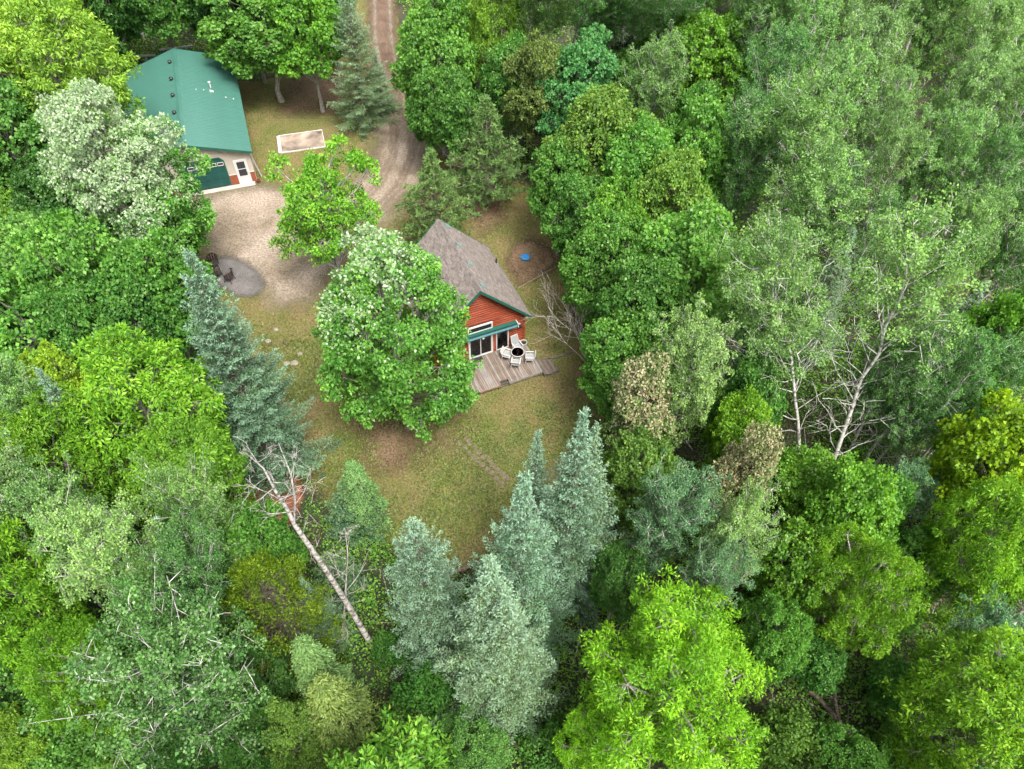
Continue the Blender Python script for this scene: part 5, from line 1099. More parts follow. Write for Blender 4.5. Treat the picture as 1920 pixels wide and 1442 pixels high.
# windows and doors
tr_ = MB().box(-0.74, 0.82, WY0 - 0.012, WY0 - 0.004, 2.73, 3.15).build('transom_window', M['dark'], cot)
frame_box(-0.82, 0.90, 2.66, 3.22, WY0 - 0.09, WY0 - 0.004, 0.085).build('frame', M['white'], tr_); pane(tr_, -0.73, 0.81, 2.74, 3.14, WY0 - 0.05)
sd_ = MB().box(-0.74, 0.82, WY0 - 0.012, WY0 - 0.004, 0.42, 2.36).build('sliding_door', M['dark'], cot)
frame_box(-0.82, 0.90, 0.36, 2.44, WY0 - 0.10, WY0 - 0.004, 0.075).build('frame', M['white'], sd_)
frame_box(-0.02, 0.83, 0.43, 2.37, WY0 - 0.075, WY0 - 0.045, 0.06).build('door_panel', M['white'], sd_); frame_box(-0.745, 0.06, 0.43, 2.37, WY0 - 0.094, WY0 - 0.076, 0.06).build('door_panel', M['white'], sd_)
pane(sd_, 0.04, 0.77, 0.49, 2.31, WY0 - 0.06); pane(sd_, -0.68, 0.0, 0.49, 2.31, WY0 - 0.085)
def curtain(parent, x0, x1, z0, z1, y):
    m = MB(); n = 14
    vs = [(x0 + (x1 - x0) * i / n, y + 0.008 * math.sin(i * 2.2), zz) for zz in (z0, z1) for i in range(n + 1)]
    m.add(vs, [(i, i + 1, i + n + 2, i + n + 1) for i in range(n)]); return m.build('curtain', M['curtain'], parent)
curtain(sd_, 0.30, 0.76, 0.5, 2.3, WY0 - 0.028); curtain(sd_, -0.66, -0.25, 0.5, 2.3, WY0 - 0.028)
fw = MB().box(1.20, 1.96, WY0 - 0.012, WY0 - 0.004, 0.42, 2.14).build('tall_window', M['dark'], cot)
frame_box(1.13, 2.03, 0.36, 2.20, WY0 - 0.09, WY0 - 0.004, 0.075).build('frame', M['white'], fw); pane(fw, 1.20, 1.96, 0.43, 2.13, WY0 - 0.05); curtain(fw, 1.50, 1.95, 0.5, 2.1, WY0 - 0.028)
# retracted awning, lamps
aw = MB().tube([(-0.98, 0.20, 2.56), (2.52, 0.20, 2.56)], 0.10, 10).build('awning', M['teal'], cot, smooth=False)
MB().hexa([(-1.0, -0.02, 2.40), (2.54, -0.02, 2.40), (2.54, 0.10, 2.47), (-1.0, 0.10, 2.47), (-1.0, -0.02, 2.45), (2.54, -0.02, 2.45), (2.54, 0.10, 2.50), (-1.0, 0.10, 2.50)]).build('front_bar', M['teal_light'], aw)
MB().box(-1.0, 2.54, 0.09, WY0 - 0.05, 2.665, 2.70).build('hood', M['green_trim'], aw)
for x in (-1.01, 2.55): MB().box(x - 0.025, x + 0.025, -0.05, WY0 - 0.04, 2.38, 2.73).build('end_bracket', M['white'], aw)
wl = MB().box(2.74, 2.86, WY0 - 0.09, WY0 - 0.04, 2.08, 2.30).build('wall_lamp', M['white'], cot)
for dx in (-0.09, 0.09): MB().tube([(2.80 + dx * .4, WY0 - 0.09, 2.22), (2.80 + dx, WY0 - 0.27, 2.12)], [0.04, 0.085], 10).build('lamp_head', M['black'], wl)
gl = MB().lathe([(0.001, -0.1), (0.06, -0.085), (0.1, 0), (0.06, 0.085), (0.001, 0.1)], (0.15, 0.12, 2.22), 14).build('globe_lamp', M['lamp_glass'], cot, smooth=True)
MB().tube([(0.15, 0.12, 2.31), (0.15, 0.2, 2.5)], 0.015, 6).build('stem', M['white'], gl)

# ------------------------------------------------------------------ deck with stairs
deck = empty('deck', (CX, CY, -1.0), CYAW, 'weathered wooden deck in front of the red cottage', 'deck')
DZ = 0.38; pw = 0.14; random.seed(3)
x = -1.95
meshes = {}
while x < 3.18:
    yend = -2.55 if not (0.16 <= x < 0.84) else -2.22
    key = (yend, random.randrange(3))
    if key not in meshes: meshes[key] = MB().box(0, pw - 0.010, yend, 0.28, DZ - 0.035, DZ).mesh('plank', [M['deck'], M['deck2'], M['deck3']][key[1]])
    p = link('plank', meshes[key], deck, (x, random.uniform(-0.008, 0.008), random.uniform(-0.003, 0.003)))
    x += pw
MB().box(0.84, 3.2, -2.585, -2.552, DZ - 0.19, DZ - 0.003).build('rim_board', M['deck2'], deck)
MB().box(-1.2, 0.15, -2.585, -2.552, DZ - 0.12, DZ + 0.003).build('rim_board', M['deck_red'], deck)
MB().box(0.16, 0.84, -2.25, -2.222, DZ - 0.25, DZ - 0.003).build('rim_board', M['dark_wood'], deck)
MB().box(3.185, 3.215, -2.5, 0.28, DZ - 0.19, DZ - 0.003).build('rim_board', M['deck2'], deck)
for jx in (-1.85, -1.2, 0.14, 0.9, 2.0, 3.1):
    for jy in (-2.5, -1.2): MB().box(jx - 0.05, jx + 0.05, jy - 0.05, jy + 0.05, -0.15, DZ - 0.04).build('post', M['dark_wood'], deck)
for jy in (-2.45, -1.2, 0.1): MB().box(-1.9, 3.15, jy - 0.02, jy + 0.02, DZ - 0.18, DZ - 0.04).build('joist', M['dark_wood'], deck)
MB().box(0.2, 0.82, -2.52, -2.28, 0.10, 0.15).build('step', M['dark_wood'], deck)
stairs = MB().box(3.23, 4.3, -2.78, -2.73, -0.05, 0.22).box(3.23, 4.3, -1.52, -1.47, -0.05, 0.22).build('stair_stringer', M['dark_wood'], deck)
for i in range(7):
    x0 = 3.235 + i * 0.165; zz = DZ - 0.06 - i * 0.045
    MB().box(x0, x0 + 0.145, -2.82, -1.42, zz - 0.035, zz).build('stair_tread', M['deck3' if i % 2 else 'dark_wood'], deck)
MB().box(4.4, 6.0, -1.62, -1.50, -0.02, 0.12).build('landing_timber', M['dark_wood'], deck)

def on_cot(a, b, z):
    v = Matrix.Translation((CX, CY, -1.0)) @ Matrix.Rotation(CYAW, 4, 'Z') @ Vector((a, b, z)); return tuple(v)
tag(MB().box(-0.36, 0.36, -0.22, 0.22, 0, 0.014).build('door_mat', M['black'], None, 0.004), 'black door mat in front of the sliding door', 'mat')
bpy.data.objects['door_mat'].location = on_cot(-0.32, 0.03, DZ + 0.006); bpy.data.objects['door_mat'].rotation_euler = (0, 0, CYAW)

def patio_chair(label, a, b, face, high=False):
    """white framed chair; local +y is the way the sitter faces"""
    o = empty('patio_chair', on_cot(a, b, DZ + 0.003), CYAW + face, label, 'chair', 'white patio chairs on the deck')
    w_, sh, bh_ = 0.27, 0.42, (0.72 if high else 0.44)
    for sx in (-1, 1):
        MB().tube([(sx * (w_ + .02), 0.27, 0), (sx * w_, 0.24, sh), (sx * w_, 0.22, sh + 0.20)], 0.018, 6).build('leg', M['white_wood'], o)
        MB().tube([(sx * (w_ + .02), -0.30, 0), (sx * w_, -0.22, sh)], 0.018, 6).build('leg', M['white_wood'], o)
        MB().bar((sx * (w_ + .01), 0.27, sh + 0.21), (sx * (w_ + .01), -0.28, sh + 0.23), 0.06, 0.022).build('armrest', M['white_wood'], o)
    MB().box(-w_, w_, -0.23, 0.25, sh - 0.02, sh + 0.008).build('seat', M['mesh_grey'], o)
    frame_t = MB().tube([(-w_, 0.25, sh), (w_, 0.25, sh)], 0.02, 6).tube([(-w_, -0.24, sh), (w_, -0.24, sh)], 0.018, 6)
    for sx in (-1, 1): frame_t.tube([(sx * w_, 0.25, sh), (sx * w_, -0.24, sh)], 0.02, 6)
    frame_t.build('seat_frame', M['white_wood'], o)
    t0 = Vector((0, -0.24, sh)); t1 = Vector((0, -0.24 - bh_ * 0.34, sh + bh_ * 0.94))
    bf = MB()
    for sx in (-1, 1): bf.tube([t0 + Vector((sx * w_, 0, 0)), t1 + Vector((sx * (w_ - .02), 0, 0))], 0.02, 6)
    bf.tube([t1 + Vector((-w_ + .02, 0, 0)), t1 + Vector((w_ - .02, 0, 0))], 0.022, 6)
    back = bf.build('back_frame', M['white_wood'], o)
    if high:
        d = t1 - t0; nn = Vector((0, d.z, -d.y)).normalized() * 0.006
        q0, q1 = t0 + d * 0.05, t1 - d * 0.03; ex = Vector((w_ - 0.02, 0, 0))
        MB().hexa([q0 - ex - nn, q0 + ex - nn, q0 + ex + nn, q0 - ex + nn, q1 - ex - nn, q1 + ex - nn, q1 + ex + nn, q1 - ex + nn]).build('back_sling', M['mesh_grey'], o)
    else:
        for i in range(4):
            q = t0 + (t1 - t0) * (0.28 + 0.18 * i); MB().bar(q - Vector((w_ - .02, 0, 0)), q + Vector((w_ - .02, 0, 0)), 0.055, 0.014, (0, 1, 0.3)).build('back_slat', M['white_wood'], back)
    return o
patio_chair('tall-backed white and grey patio chair against the cottage wall', 2.42, -0.28, math.pi + 0.12, True)
patio_chair('white patio chair left of the glass table, facing the yard', 1.52, -0.62, -2.35)
patio_chair('white slatted patio chair nearest the deck front, its back to the yard', 1.76, -1.50, -0.55)
patio_chair('white patio chair at the right end of the deck', 2.78, -1.42, 1.15)
tb = empty('patio_table', on_cot(2.14, -0.92, DZ + 0.003), CYAW, 'small round glass-topped patio table among the white chairs', 'table')
MB().lathe([(0.001, 0.690), (0.40, 0.690), (0.40, 0.702), (0.001, 0.702)], (0, 0, 0), 24).build('tabletop', M['glass'], tb); MB().ring((0, 0, 0.696), 0.42, 0.022, 28, 8).build('rim', M['white_wood'], tb, smooth=True)
for k in range(4):
    t = k * math.pi / 2 + 0.6; MB().tube([(0.38 * math.cos(t), 0.38 * math.sin(t), 0), (0.30 * math.cos(t), 0.30 * math.sin(t), 0.35), (0.40 * math.cos(t), 0.40 * math.sin(t), 0.69)], 0.016, 6).build('leg', M['white_wood'], tb)
MB().ring((0, 0, 0.35), 0.29, 0.012, 20, 6).build('leg_ring', M['white_wood'], tb)
pt = empty('planter', on_cot(2.92, -0.12, DZ + 0.003), CYAW, 'round pale planter with dark soil by the cottage corner', 'planter')
MB().lathe([(0.17, 0), (0.24, 0.46), (0.26, 0.46), (0.26, 0.52), (0.225, 0.52), (0.21, 0.42)], (0, 0, 0), 20).build('pot', M['concrete'], pt, smooth=False); MB().lathe([(0.001, 0.43), (0.213, 0.42)], (0, 0, 0), 20).build('soil', M['black'], pt)

# ------------------------------------------------------------------ the garage
GX, GY, GYAW = -25.09, 48.85, 0.3399
gar = empty('garage', (GX, GY, 0), GYAW, 'long beige garage with a green ribbed metal roof', 'garage')
GW, GE, GR, GL = 4.70, 2.89, 4.37, 15.88; slope = (GR - GE) / GW
wx, wy0, wy1 = 4.42, 0.40, 15.6; ztop = GR - 0.16
gw = MB().prism([(-wx, 0), (wx, 0), (wx, ztop - wx * slope), (0, ztop), (-wx, ztop - wx * slope)], wy0, wy1)
GH = [(-0.75, 2.46, 0.0, 2.68), (3.06, 4.08, 0.0, 2.16)]
xx = -wx + 0.1
while xx < wx - 0.05:
    h = ztop - abs(xx) * slope - 0.03; z0 = 0.0
    for (a, b, c, d) in GH:
        if a - 0.03 < xx < b + 0.03: z0 = d
    if h - z0 > 0.05: gw.hexa([(xx - .022, wy0 - .022, z0), (xx + .022, wy0 - .022, z0), (xx + .03, wy0 - .001, z0), (xx - .03, wy0 - .001, z0), (xx - .022, wy0 - .022, h), (xx + .022, wy0 - .022, h), (xx + .03, wy0 - .001, h), (xx - .03, wy0 - .001, h)])
    xx += 0.23
yy = wy0 + 0.15
while yy < wy1:
    h = ztop - wx * slope - 0.02
    for s in (-1, 1): gw.box(min(s * (wx + .001), s * (wx + .02)), max(s * (wx + .001), s * (wx + .02)), yy - .022, yy + .022, 0, h)
    yy += 0.23
gw_o = gw.build('wall', M['beige'], gar)
groof = MB().hexa([(0, 0.03, GR - 0.11), (GW - .03, 0.03, GE - 0.11), (GW - .03, GL - .03, GE - 0.11), (0, GL - .03, GR - 0.11), (0, 0.03, GR - 0.02), (GW - .03, 0.03, GE - 0.02), (GW - .03, GL - .03, GE - 0.02), (0, GL - .03, GR - 0.02)])
groof.hexa([(0, 0.03, GR - 0.11), (-GW + .03, 0.03, GE - 0.11), (-GW + .03, GL - .03, GE - 0.11), (0, GL - .03, GR - 0.11), (0, 0.03, GR - 0.02), (-GW + .03, 0.03, GE - 0.02), (-GW + .03, GL - .03, GE - 0.02), (0, GL - .03, GR - 0.02)])
groof_o = groof.build('roof', M['green_trim'], gar)
npan = 17; pwid = GL / npan
def panel_mesh(s):
    m = MB()
    def strip(y0, y1, za, zb):
        m.add([(0, y0, GR + za), (0, y1, GR + zb), (s * GW, y1, GE + zb), (s * GW, y0, GE + za)], [(0, 1, 2, 3) if s < 0 else (3, 2, 1, 0)])
    nr = 4; rp = pwid / nr
    for i in range(nr):
        y0 = i * rp; strip(y0, y0 + rp * 0.66, 0, 0.002); strip(y0 + rp * 0.66, y0 + rp * 0.76, 0.002, 0.013); strip(y0 + rp * 0.76, y0 + rp * 0.88, 0.013, 0.013); strip(y0 + rp * 0.88, y0 + rp, 0.013, 0.0)
    return m.mesh('roof_panel', M['roof_green'])
for s in (-1, 1):
    pm = panel_mesh(s)
    for i in range(npan): link('roof_panel', pm, groof_o, (0, i * pwid, 0.002 * (i % 2)))
MB().add([(-0.20, -0.02, GR - 0.2 * slope + .032), (0, -0.02, GR + 0.055), (0.20, -0.02, GR - 0.2 * slope + .032), (-0.20, GL + .02, GR - 0.2 * slope + .032), (0, GL + .02, GR + 0.055), (0.20, GL + .02, GR - 0.2 * slope + .032)], [(0, 1, 4, 3), (1, 2, 5, 4)]).build('ridge_cap', M['roof_green'], groof_o)
for y0, y1 in ((-0.03, 0.0), (GL, GL + 0.03)):
    for s in (-1, 1): MB().hexa([(0, y0, GR - 0.16), (s * GW, y0, GE - 0.16), (s * GW, y1, GE - 0.16), (0, y1, GR - 0.16), (0, y0, GR + .03), (s * GW, y0, GE + .03), (s * GW, y1, GE + .03), (0, y1, GR + .03)]).build('rake_trim', M['green_trim'], groof_o)
for y in (2.27, 5.02, 7.76, 10.52, 13.54):
    a = -0.42; zz = GR + a * slope
    v = MB().lathe([(0.12, -0.03), (0.12, 0.14), (0.17, 0.15), (0.17, 0.19), (0.09, 0.27), (0.001, 0.28)], (a, y, zz), 12).build('roof_vent', M['black'], groof_o)
for (a, y, sx, sy, h) in ((1.38, 8.92, .03, .08, .02), (1.94, 8.97, .03, .08, .02), (3.54, 8.16, .035, .09, .02), (4.10, 8.06, .04, .09, .02), (2.53, 8.92, .15, .12, .05)):
    zz = GR - a * slope + 0.03; MB().hexa([(a - sx, y - sy, zz + sx * slope), (a + sx, y - sy, zz - sx * slope), (a + sx, y + sy, zz - sx * slope), (a - sx, y + sy, zz + sx * slope),
        (a - sx * .8, y - sy * .8, zz + h + sx * slope), (a + sx * .8, y - sy * .8, zz + h - sx * slope), (a + sx * .8, y + sy * .8, zz + h - sx * slope), (a - sx * .8, y + sy * .8, zz + h + sx * slope)]).build('flashing_patch', M['white'], groof_o)
MB().lathe([(0.06, 0), (0.06, 0.45), (0.11, 0.45), (0.11, 0.52), (0.001, 0.56)], (2.50, 9.6, GR - 2.5 * slope), 12).build('vent_pipe', M['white'], groof_o)
# overhead door with clipped upper corners
gd_poly = [(-0.62, 0.04), (2.40, 0.04), (2.40, 2.30), (2.10, 2.62), (-0.32, 2.62), (-0.62, 2.30)]
gd = MB().prism(gd_poly, wy0 - 0.016, wy0 - 0.004).build('overhead_door', M['door_green'], gar)
for r_i in range(4):
    z0 = 0.06 + r_i * 0.64
    for c in range(5):
        x0 = -0.58 + c * 0.60
        if r_i == 3: continue
        MB().hexa([(x0, wy0 - .03, z0 + .03), (x0 + .55, wy0 - .03, z0 + .03), (x0 + .57, wy0 - .017, z0 + .01), (x0 - .02 + .02, wy0 - .017, z0 + .01), (x0, wy0 - .03, z0 + .56), (x0 + .55, wy0 - .03, z0 + .56), (x0 + .57, wy0 - .017, z0 + .60), (x0, wy0 - .017, z0 + .60)]).build('door_section', M['door_green'], gd)
for c in range(5):
    x1 = 2.34 - c * 0.56; pf = frame_box(x1 - 0.48, x1, 1.93, 2.22, wy0 - 0.05, wy0 - 0.018, 0.035).build('window', M['white'], gd)
    MB().box(x1 - 0.44, x1 - 0.04, wy0 - 0.026, wy0 - 0.019, 1.97, 2.18).build('pane', M['dark'], pf)
tr2 = MB()
op = [(-0.62, 0.0), (-0.62, 2.30), (-0.32, 2.62), (2.10, 2.62), (2.40, 2.30), (2.40, 0.0)]
for i in range(5):
    (ax, az_), (bx_, bz_) = op[i], op[i + 1]; tr2.bar((ax, wy0 - 0.03, az_), (bx_, wy0 - 0.03, bz_), 0.09, 0.055, (0, 1, 0))
tr2.build('door_trim', M['green_trim'], gd)
md = MB().box(3.14, 3.99, wy0 - 0.045, wy0 - 0.003, 0.05, 2.08).build('entry_door', M['white'], gar)
frame_box(3.06, 4.07, 0.03, 2.16, wy0 - 0.06, wy0 - 0.003, 0.075).build('frame', M['white'], md)
for z0, z1 in ((0.72, 1.30), (1.38, 1.98)):
    w_o = MB().box(3.26, 3.87, wy0 - 0.056, wy0 - 0.047, z0, z1).build('pane', M['dark'], md)
MB().tube([(3.92, wy0 - 0.045, 1.0), (3.92, wy0 - 0.11, 1.0)], 0.035, 8).build('handle', M['steel'], md)
for x0, x1 in ((2.455, 3.055), (4.075, wx + 0.005), (-wx - 0.005, -0.70)):
    wn = MB().box(x0, x1, wy0 - 0.05, wy0 - 0.002, 0.0, 0.92).build('wainscot', M['wainscot'], gar); MB().box(x0, x1, wy0 - 0.07, wy0 - 0.003, 0.92, 0.965).build('cap', M['beige'], wn)
tag(MB().box(-4.6, 4.25, -0.16, 0.335, -0.12, 0.05).box(-4.5, 4.3, 0.336, 15.6, -0.12, -0.02).build('garage_apron', M['concrete'], None, 0.01), 'pale concrete apron along the garage front', 'concrete apron')
ap = bpy.data.objects['garage_apron']; ap.location = (GX, GY, 0); ap.rotation_euler = (0, 0, GYAW)
def on_gar(a, b, z): return tuple(Matrix.Translation((GX, GY, 0)) @ Matrix.Rotation(GYAW, 4, 'Z') @ Vector((a, b, z)))
lb = empty('leaning_ladder', on_gar(4.75, 0.75, 0.0), GYAW, 'grey ladder leaning on the right corner of the garage', 'ladder')
for dy in (-0.2, 0.2): MB().bar((0.12, dy, 0), (-0.22, dy, 2.1), 0.035, 0.06).build('rail', M['steel'], lb)
for i in range(7): MB().tube([(0.12 - .34 * (i + .6) / 7.4, -0.2, 2.1 * (i + .6) / 7.4), (0.12 - .34 * (i + .6) / 7.4, 0.2, 2.1 * (i + .6) / 7.4)], 0.014, 6).build('rung', M['steel'], lb)
fp = empty('flower_pot', on_gar(4.55, 0.05, 0.012), GYAW, 'terracotta pot at the right corner of the garage', 'pot')
MB().lathe([(0.10, 0), (0.16, 0.26), (0.18, 0.26), (0.18, 0.31), (0.15, 0.31), (0.14, 0.25)], (0, 0, 0), 14).build('pot', M['wainscot'], fp); MB().lathe([(0.001, 0.255), (0.142, 0.25)], (0, 0, 0), 14).build('soil', M['black'], fp)
def beam_rack(a, b, label, legs=2):
    a, b = Vector(a), Vector(b); o = empty('beam_rack', (*((a + b) / 2)[:2], 0), math.atan2(b.y - a.y, b.x - a.x), label, 'rack')
    L2 = (b - a).length / 2
    MB().box(-L2, L2, -0.07, 0.07, 0.78, 0.92).build('beam', M['steel'], o)
    for s in (-0.55, 0.55):
        MB().bar((s * L2, -0.4, 0), (s * L2, -0.02, 0.80), 0.07).build('leg', M['steel'], o); MB().bar((s * L2, 0.4, 0), (s * L2, 0.02, 0.80), 0.07).build('leg', M['steel'], o)
beam_rack((-39.3, 69.1), (-35.1, 69.5), 'long grey beam on trestle legs behind the left of the garage')
beam_rack((-35.0, 70.6), (-32.0, 71.5), 'shorter pale beam on trestle legs behind the garage ridge')

# ------------------------------------------------------------------ yard things
pad = empty('concrete_pad', (-20.57, 57.18, 0), math.atan2(1.03, 3.54), 'stained concrete pad with a white rim between garage and driveway', 'pad')
MB().box(0.0, 3.6, -2.6, 0, -0.05, 0.06).build('slab', M['pad_concrete'], pad, 0.01)
for (x0, x1, y0, y1) in ((-0.12, 3.66, 0.003, 0.07), (-0.12, 3.66, -2.67, -2.603), (-0.28, -0.003, -2.6, 0.0), (3.603, 3.66, -2.6, 0.0)):
    MB().box(x0, x1, y0, y1, -0.05, 0.10).build('border', M['pale_concrete'], pad, 0.01)
lid = empty('septic_lid', (0.85, 42.03, float(gz(0, 42.03))), 0, 'round blue lid on the bare dirt patch behind the cottage', 'lid')
MB().lathe([(0.30, 0.0), (0.30, 0.16)], (0, 0, 0), 24).build('riser', M['blue'], lid); MB().lathe([(0.36, 0.15), (0.36, 0.19), (0.30, 0.215), (0.15, 0.235), (0.001, 0.24)], (0, 0, 0), 24).build('cover', M['blue'], lid, smooth=False)
eb = MB()
for i in range(8):
    a = Vector((0.30, 38.98, 0)).lerp(Vector((3.45, 41.42, 0)), i / 8); b = Vector((0.30, 38.98, 0)).lerp(Vector((3.45, 41.42, 0)), (i + 1) / 8)
    a.z, b.z = float(gz(0, a.y)) + 0.05, float(gz(0, b.y)) + 0.05; eb.bar(a, b, 0.07, 0.12)
tag(eb.build('edging_timber', M['edging']), 'straight timber edging along the dirt patch with the blue lid', 'edging')
random.seed(9)
def rock(x, y, r, label):
    rng = np.random.default_rng(int(abs(x * 100))); m = MB(); prof = []
    n = 9; vs = []; rings = ((0.9, -0.1), (1.0, 0.18), (0.75, 0.45), (0.3, 0.6))
    for (q, zz) in rings:
        for k in range(n): t = 2 * math.pi * k / n; s = r * q * rng.uniform(0.8, 1.2); vs.append((s * math.cos(t) * 1.25, s * math.sin(t), r * zz * rng.uniform(.85, 1.15)))
    fs = [(i * n + k, i * n + (k + 1) % n, (i + 1) * n + (k + 1) % n, (i + 1) * n + k) for i in range(3) for k in range(n)] + [tuple(3 * n + k for k in range(n))]
    o = m.add(vs, fs).build('rock', M['rock']); o.location = (x, y, float(gz(x, y))); return tag(o, label, 'rock', 'pale rocks on the left lawn')
for (x, y, r, lab) in ((-16.33, 34.9, .16, 'pale rock farthest up the grass right of the blue spruce'), (-16.63, 33.84, .18, 'pale rock touching the right flank of the blue spruce'),
                       (-15.01, 31.9, .20, 'left one of two pale rocks side by side in the left lawn'), (-14.49, 31.96, .22, 'right one of two pale rocks side by side in the left lawn'), (-14.26, 32.8, .15, 'single pale rock just above the pair of rocks in the left lawn')):
    rock(x, y, r, lab)
path = empty('stepping_path', (-2.95, 25.85, -1.0), math.atan2(22.96 - 25.85, 2.73), 'double row of worn brownish pavers crossing the lawn', 'path')
for i in range(10):
    for s in (-1, 1):
        m = MB(); n = 7; rr_ = [random.uniform(.17, .23) for _ in range(n)]
        base = [(rr_[k] * math.cos(2 * math.pi * k / n) * 1.05, rr_[k] * math.sin(2 * math.pi * k / n)) for k in range(n)]
        m.add([(p[0], p[1], 0) for p in base] + [(p[0] * .9, p[1] * .9, 0.035) for p in base], [tuple(range(n, 2 * n))] + [(k, (k + 1) % n, n + (k + 1) % n, n + k) for k in range(n)])
        st = m.build('paver', M['paver'], path); st.location = (i * 0.42 + random.uniform(-.05, .05), s * 0.21 + random.uniform(-.05, .05), random.uniform(0.004, 0.014)); st.rotation_euler = (0, 0, random.uniform(0, 6))

def hoop_chair(x, y, face, label):
    o = empty('hoop_chair', (x, y, float(gz(x, y)) + 0.032), face, label, 'chair', 'dark chairs on the gravel pad'); o.scale = (1.15, 1.15, 1.1)
    MB().lathe([(0.001, 0.38), (0.27, 0.38), (0.29, 0.41), (0.27, 0.44), (0.001, 0.43)], (0, 0, 0), 18).build('seat', M['brown_metal'], o)
    m = MB(); n = 14; ts = np.linspace(-1.75, 1.75, n + 1)
    def pt_(t, k): rr_ = 0.31 + 0.05 * k; return (rr_ * math.sin(t), -rr_ * math.cos(t) * 0.9, 0.42 + k * (0.50 - 0.24 * (t / 1.75) ** 2))
    for i in range(0, n, 2): m.hexa([pt_(ts[i], 0), pt_(ts[i + 1], 0), [v * .93 for v in pt_(ts[i + 1], 0)[:2]] + [0.42], [v * .93 for v in pt_(ts[i], 0)[:2]] + [0.42],
                                     pt_(ts[i], 1), pt_(ts[i + 1], 1), [v * .93 for v in pt_(ts[i + 1], 1)[:2]] + [pt_(ts[i + 1], 1)[2]], [v * .93 for v in pt_(ts[i], 1)[:2]] + [pt_(ts[i], 1)[2]]])
    bk = m.build('back', M['brown_metal'], o)
    MB().tube([pt_(t, 1) for t in ts], 0.03, 7).build('top_rail', M['brown_metal'], bk)
    for sx in (-1, 1):
        for (ly_, fy) in ((0.20, 0.26), (-0.18, -0.26)): MB().tube([(sx * 0.20, ly_, 0.40), (sx * 0.26, fy, 0)], 0.022, 6).build('leg', M['brown_metal'], o)
    return o
hoop_chair(-21.9, 40.65, math.radians(200), 'dark brown hoop-backed chair farthest from the camera on the gravel')
hoop_chair(-21.45, 39.75, math.radians(-50), 'dark chair half hidden by the blue spruce tip on the gravel')
hoop_chair(-20.5, 39.35, math.radians(75), 'dark hoop-backed chair in the middle of the gravel pad')

# ------------------------------------------------------------------ dead trees, logs
def wood_thing(name, paths_list, mat, label, cat, loc, group=None):
    o = empty(name, loc, 0, label, cat, group)
    for nm, paths in [q for nm_, ps in paths_list for q in ([(nm_, ps)] if nm_ == 'trunk' else [('branch', p) for p in ps])]:
        V, Q = tubes(paths, 7 if nm == 'trunk' else 4); link(nm, np_mesh(nm, V - np.array(loc), Q, mat, smooth=True), o)
    return o
def limb_set(rng, P, rad0, n, ln, depth=2, s0=0.35, spread=0.6, up=0.25, k=3):
    sets = []; m = len(P); t = np.linspace(0, 1, m)
    for s in np.linspace(s0, 0.98, n):
        p = np.array([np.interp(s, t, P[:, c]) for c in range(3)]); ax = unit(P[-1] - P[0])
        d = unit(rng.normal(size=3) * 0.9 + ax * 0.5 + np.array([0, 0, up])); out = []; grow(rng, p, d, ln * rng.uniform(.5, 1.2) * (1.2 - 0.6 * s), rad0 * (1.1 - 0.75 * s), depth, out, spread, k); sets.append(out)
    return sets
rng = np.random.default_rng(501)
b0 = np.array([-6.52, 12.85, -1.1])
P1 = np.array([b0, [-7.05, 13.35, 1.0], [-7.55, 13.82, 3.0], [-8.34, 14.45, 6.0], [-8.96, 14.83, 8.5]])
P2 = np.array([P1[-1], [-9.12, 15.05, 9.6], [-9.30, 15.12, 10.7], [-9.52, 15.38, 12.0], [-9.78, 15.18, 13.3]]); P3 = np.array([P1[-1], [-8.76, 15.22, 9.8], [-8.61, 15.48, 11.4], [-8.74, 15.75, 13.2]])
wood_thing('dead_birch', [('trunk', [(P1, np.array([.17, .15, .135, .12, .105])), (P2, np.array([.095, .08, .06, .035, .015])), (P3, np.array([.07, .055, .035, .012]))]),
    ('branch', limb_set(rng, P2, .03, 11, 1.5, 2) + limb_set(rng, P3, .028, 11, 1.4, 2, 0.2) + limb_set(rng, P1, .026, 10, 0.9, 1, 0.5))], M['bark_birch'], 'white leaning dead birch with bare forked top left of the lawn', 'tree', tuple(b0))
rng = np.random.default_rng(502); b0 = np.array([-8.21, 12.9, -1.1]); P = np.array([b0, [-8.0, 13.9, 1], [-7.79, 14.56, 2.5], [-7.4, 15.27, 5.0], [-7.29, 15.56, 6.5]])
wood_thing('bare_tree', [('trunk', [(P, np.array([.07, .065, .055, .04, .015]))]), ('branch', limb_set(rng, P, .03, 14, 1.6, 2, .3))], M['bark_dead'], 'thin bare grey tree crossing the leaning dead birch', 'tree', tuple(b0))
rng = np.random.default_rng(503); b0 = np.array([5.15, 32.1, -1.05]); brs = []
for i in range(9): br = []; brs.append(br); grow(rng, b0, unit(np.array([rng.normal(-0.1, .45), rng.normal(0.2, .45), 1.1])), rng.uniform(3.0, 4.8), .045, 3, br, 0.36, 4, 0.03)
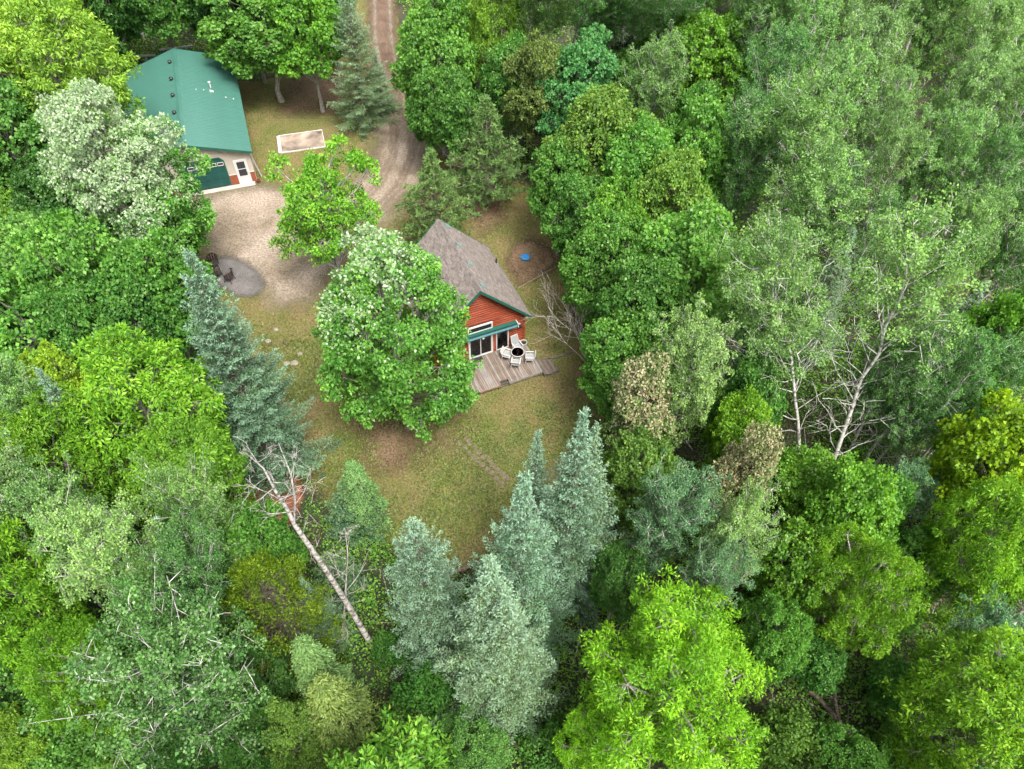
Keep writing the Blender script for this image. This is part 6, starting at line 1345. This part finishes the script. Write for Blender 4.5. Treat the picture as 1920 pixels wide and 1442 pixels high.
wood_thing('bare_tree', [('trunk', brs[0][:1]), ('branch', [brs[0][1:]] + brs[1:])], M['bark_dead'], 'bush of bare grey twigs beside the deck stairs', 'tree', tuple(b0))
def log_thing(a, b, r, label, mat='log_wood', stubs=4, name='fallen_log', zoff=0.0):
    a, b = np.array(a, float), np.array(b, float); rg = np.random.default_rng(int(abs(a[0] * 37 + a[1])))
    P = bez(a, b, 0.0, 6, rg, 0.05); out = limb_set(rg, P, r * .35, stubs, 1.0, 1, .3, .8, .4)
    o = empty(name, tuple(a), 0, label, 'log', 'fallen trunks on the forest floor')
    t = MB().tube([tuple(p - a) for p in P], list(np.linspace(r, r * .7, 6)), 9).build('trunk', M[mat], o, smooth=False)
    for q in out: V, Q = tubes(q, 4); link('branch', np_mesh('branch', V - a, Q, M[mat]), o)
log_thing((-3.3, 16.9, -0.78), (-1.2, 18.0, -0.8), .13, 'dark log lying along the bottom edge of the lawn', stubs=2)
log_thing((19.6, 14.1, -0.4), (23.6, 16.8, 0.9), .24, 'thick brown fallen log in the right gap', stubs=2)
log_thing((14.2, 11.6, -0.5), (17.6, 7.2, -0.3), .12, 'brown fallen trunk with a fan of broken twigs near the bottom', stubs=9)
log_thing((15.9, 14.2, -0.5), (15.2, 9.4, 0.4), .10, 'thin fallen trunk running up the dark gap', stubs=5)
log_thing((-0.2, 9.0, -0.5), (1.4, 8.2, -0.2), .22, 'thick broken trunk at the bottom edge below the nearest spruce', stubs=3)
log_thing((-4.3, 9.2, -0.5), (-2.0, 8.3, -0.3), .12, 'brown log at the bottom edge left of the nearest spruce', stubs=3)
log_thing((20.4, 16.9, -0.3), (22.8, 18.6, 0.8), .14, 'grey fallen trunk above the thick brown log', 'bark_grey', 3)
log_thing((29.5, 25.5, -0.6), (33.5, 28.2, 3.2), .26, 'thick brown leaning trunk at the right edge above the yellow tree', stubs=3)
log_thing((24.5, 13.5, -0.5), (26.5, 15.6, 0.8), .12, 'pale fallen trunk beside the bluish aspen in the right gap', 'bark_grey', 4)
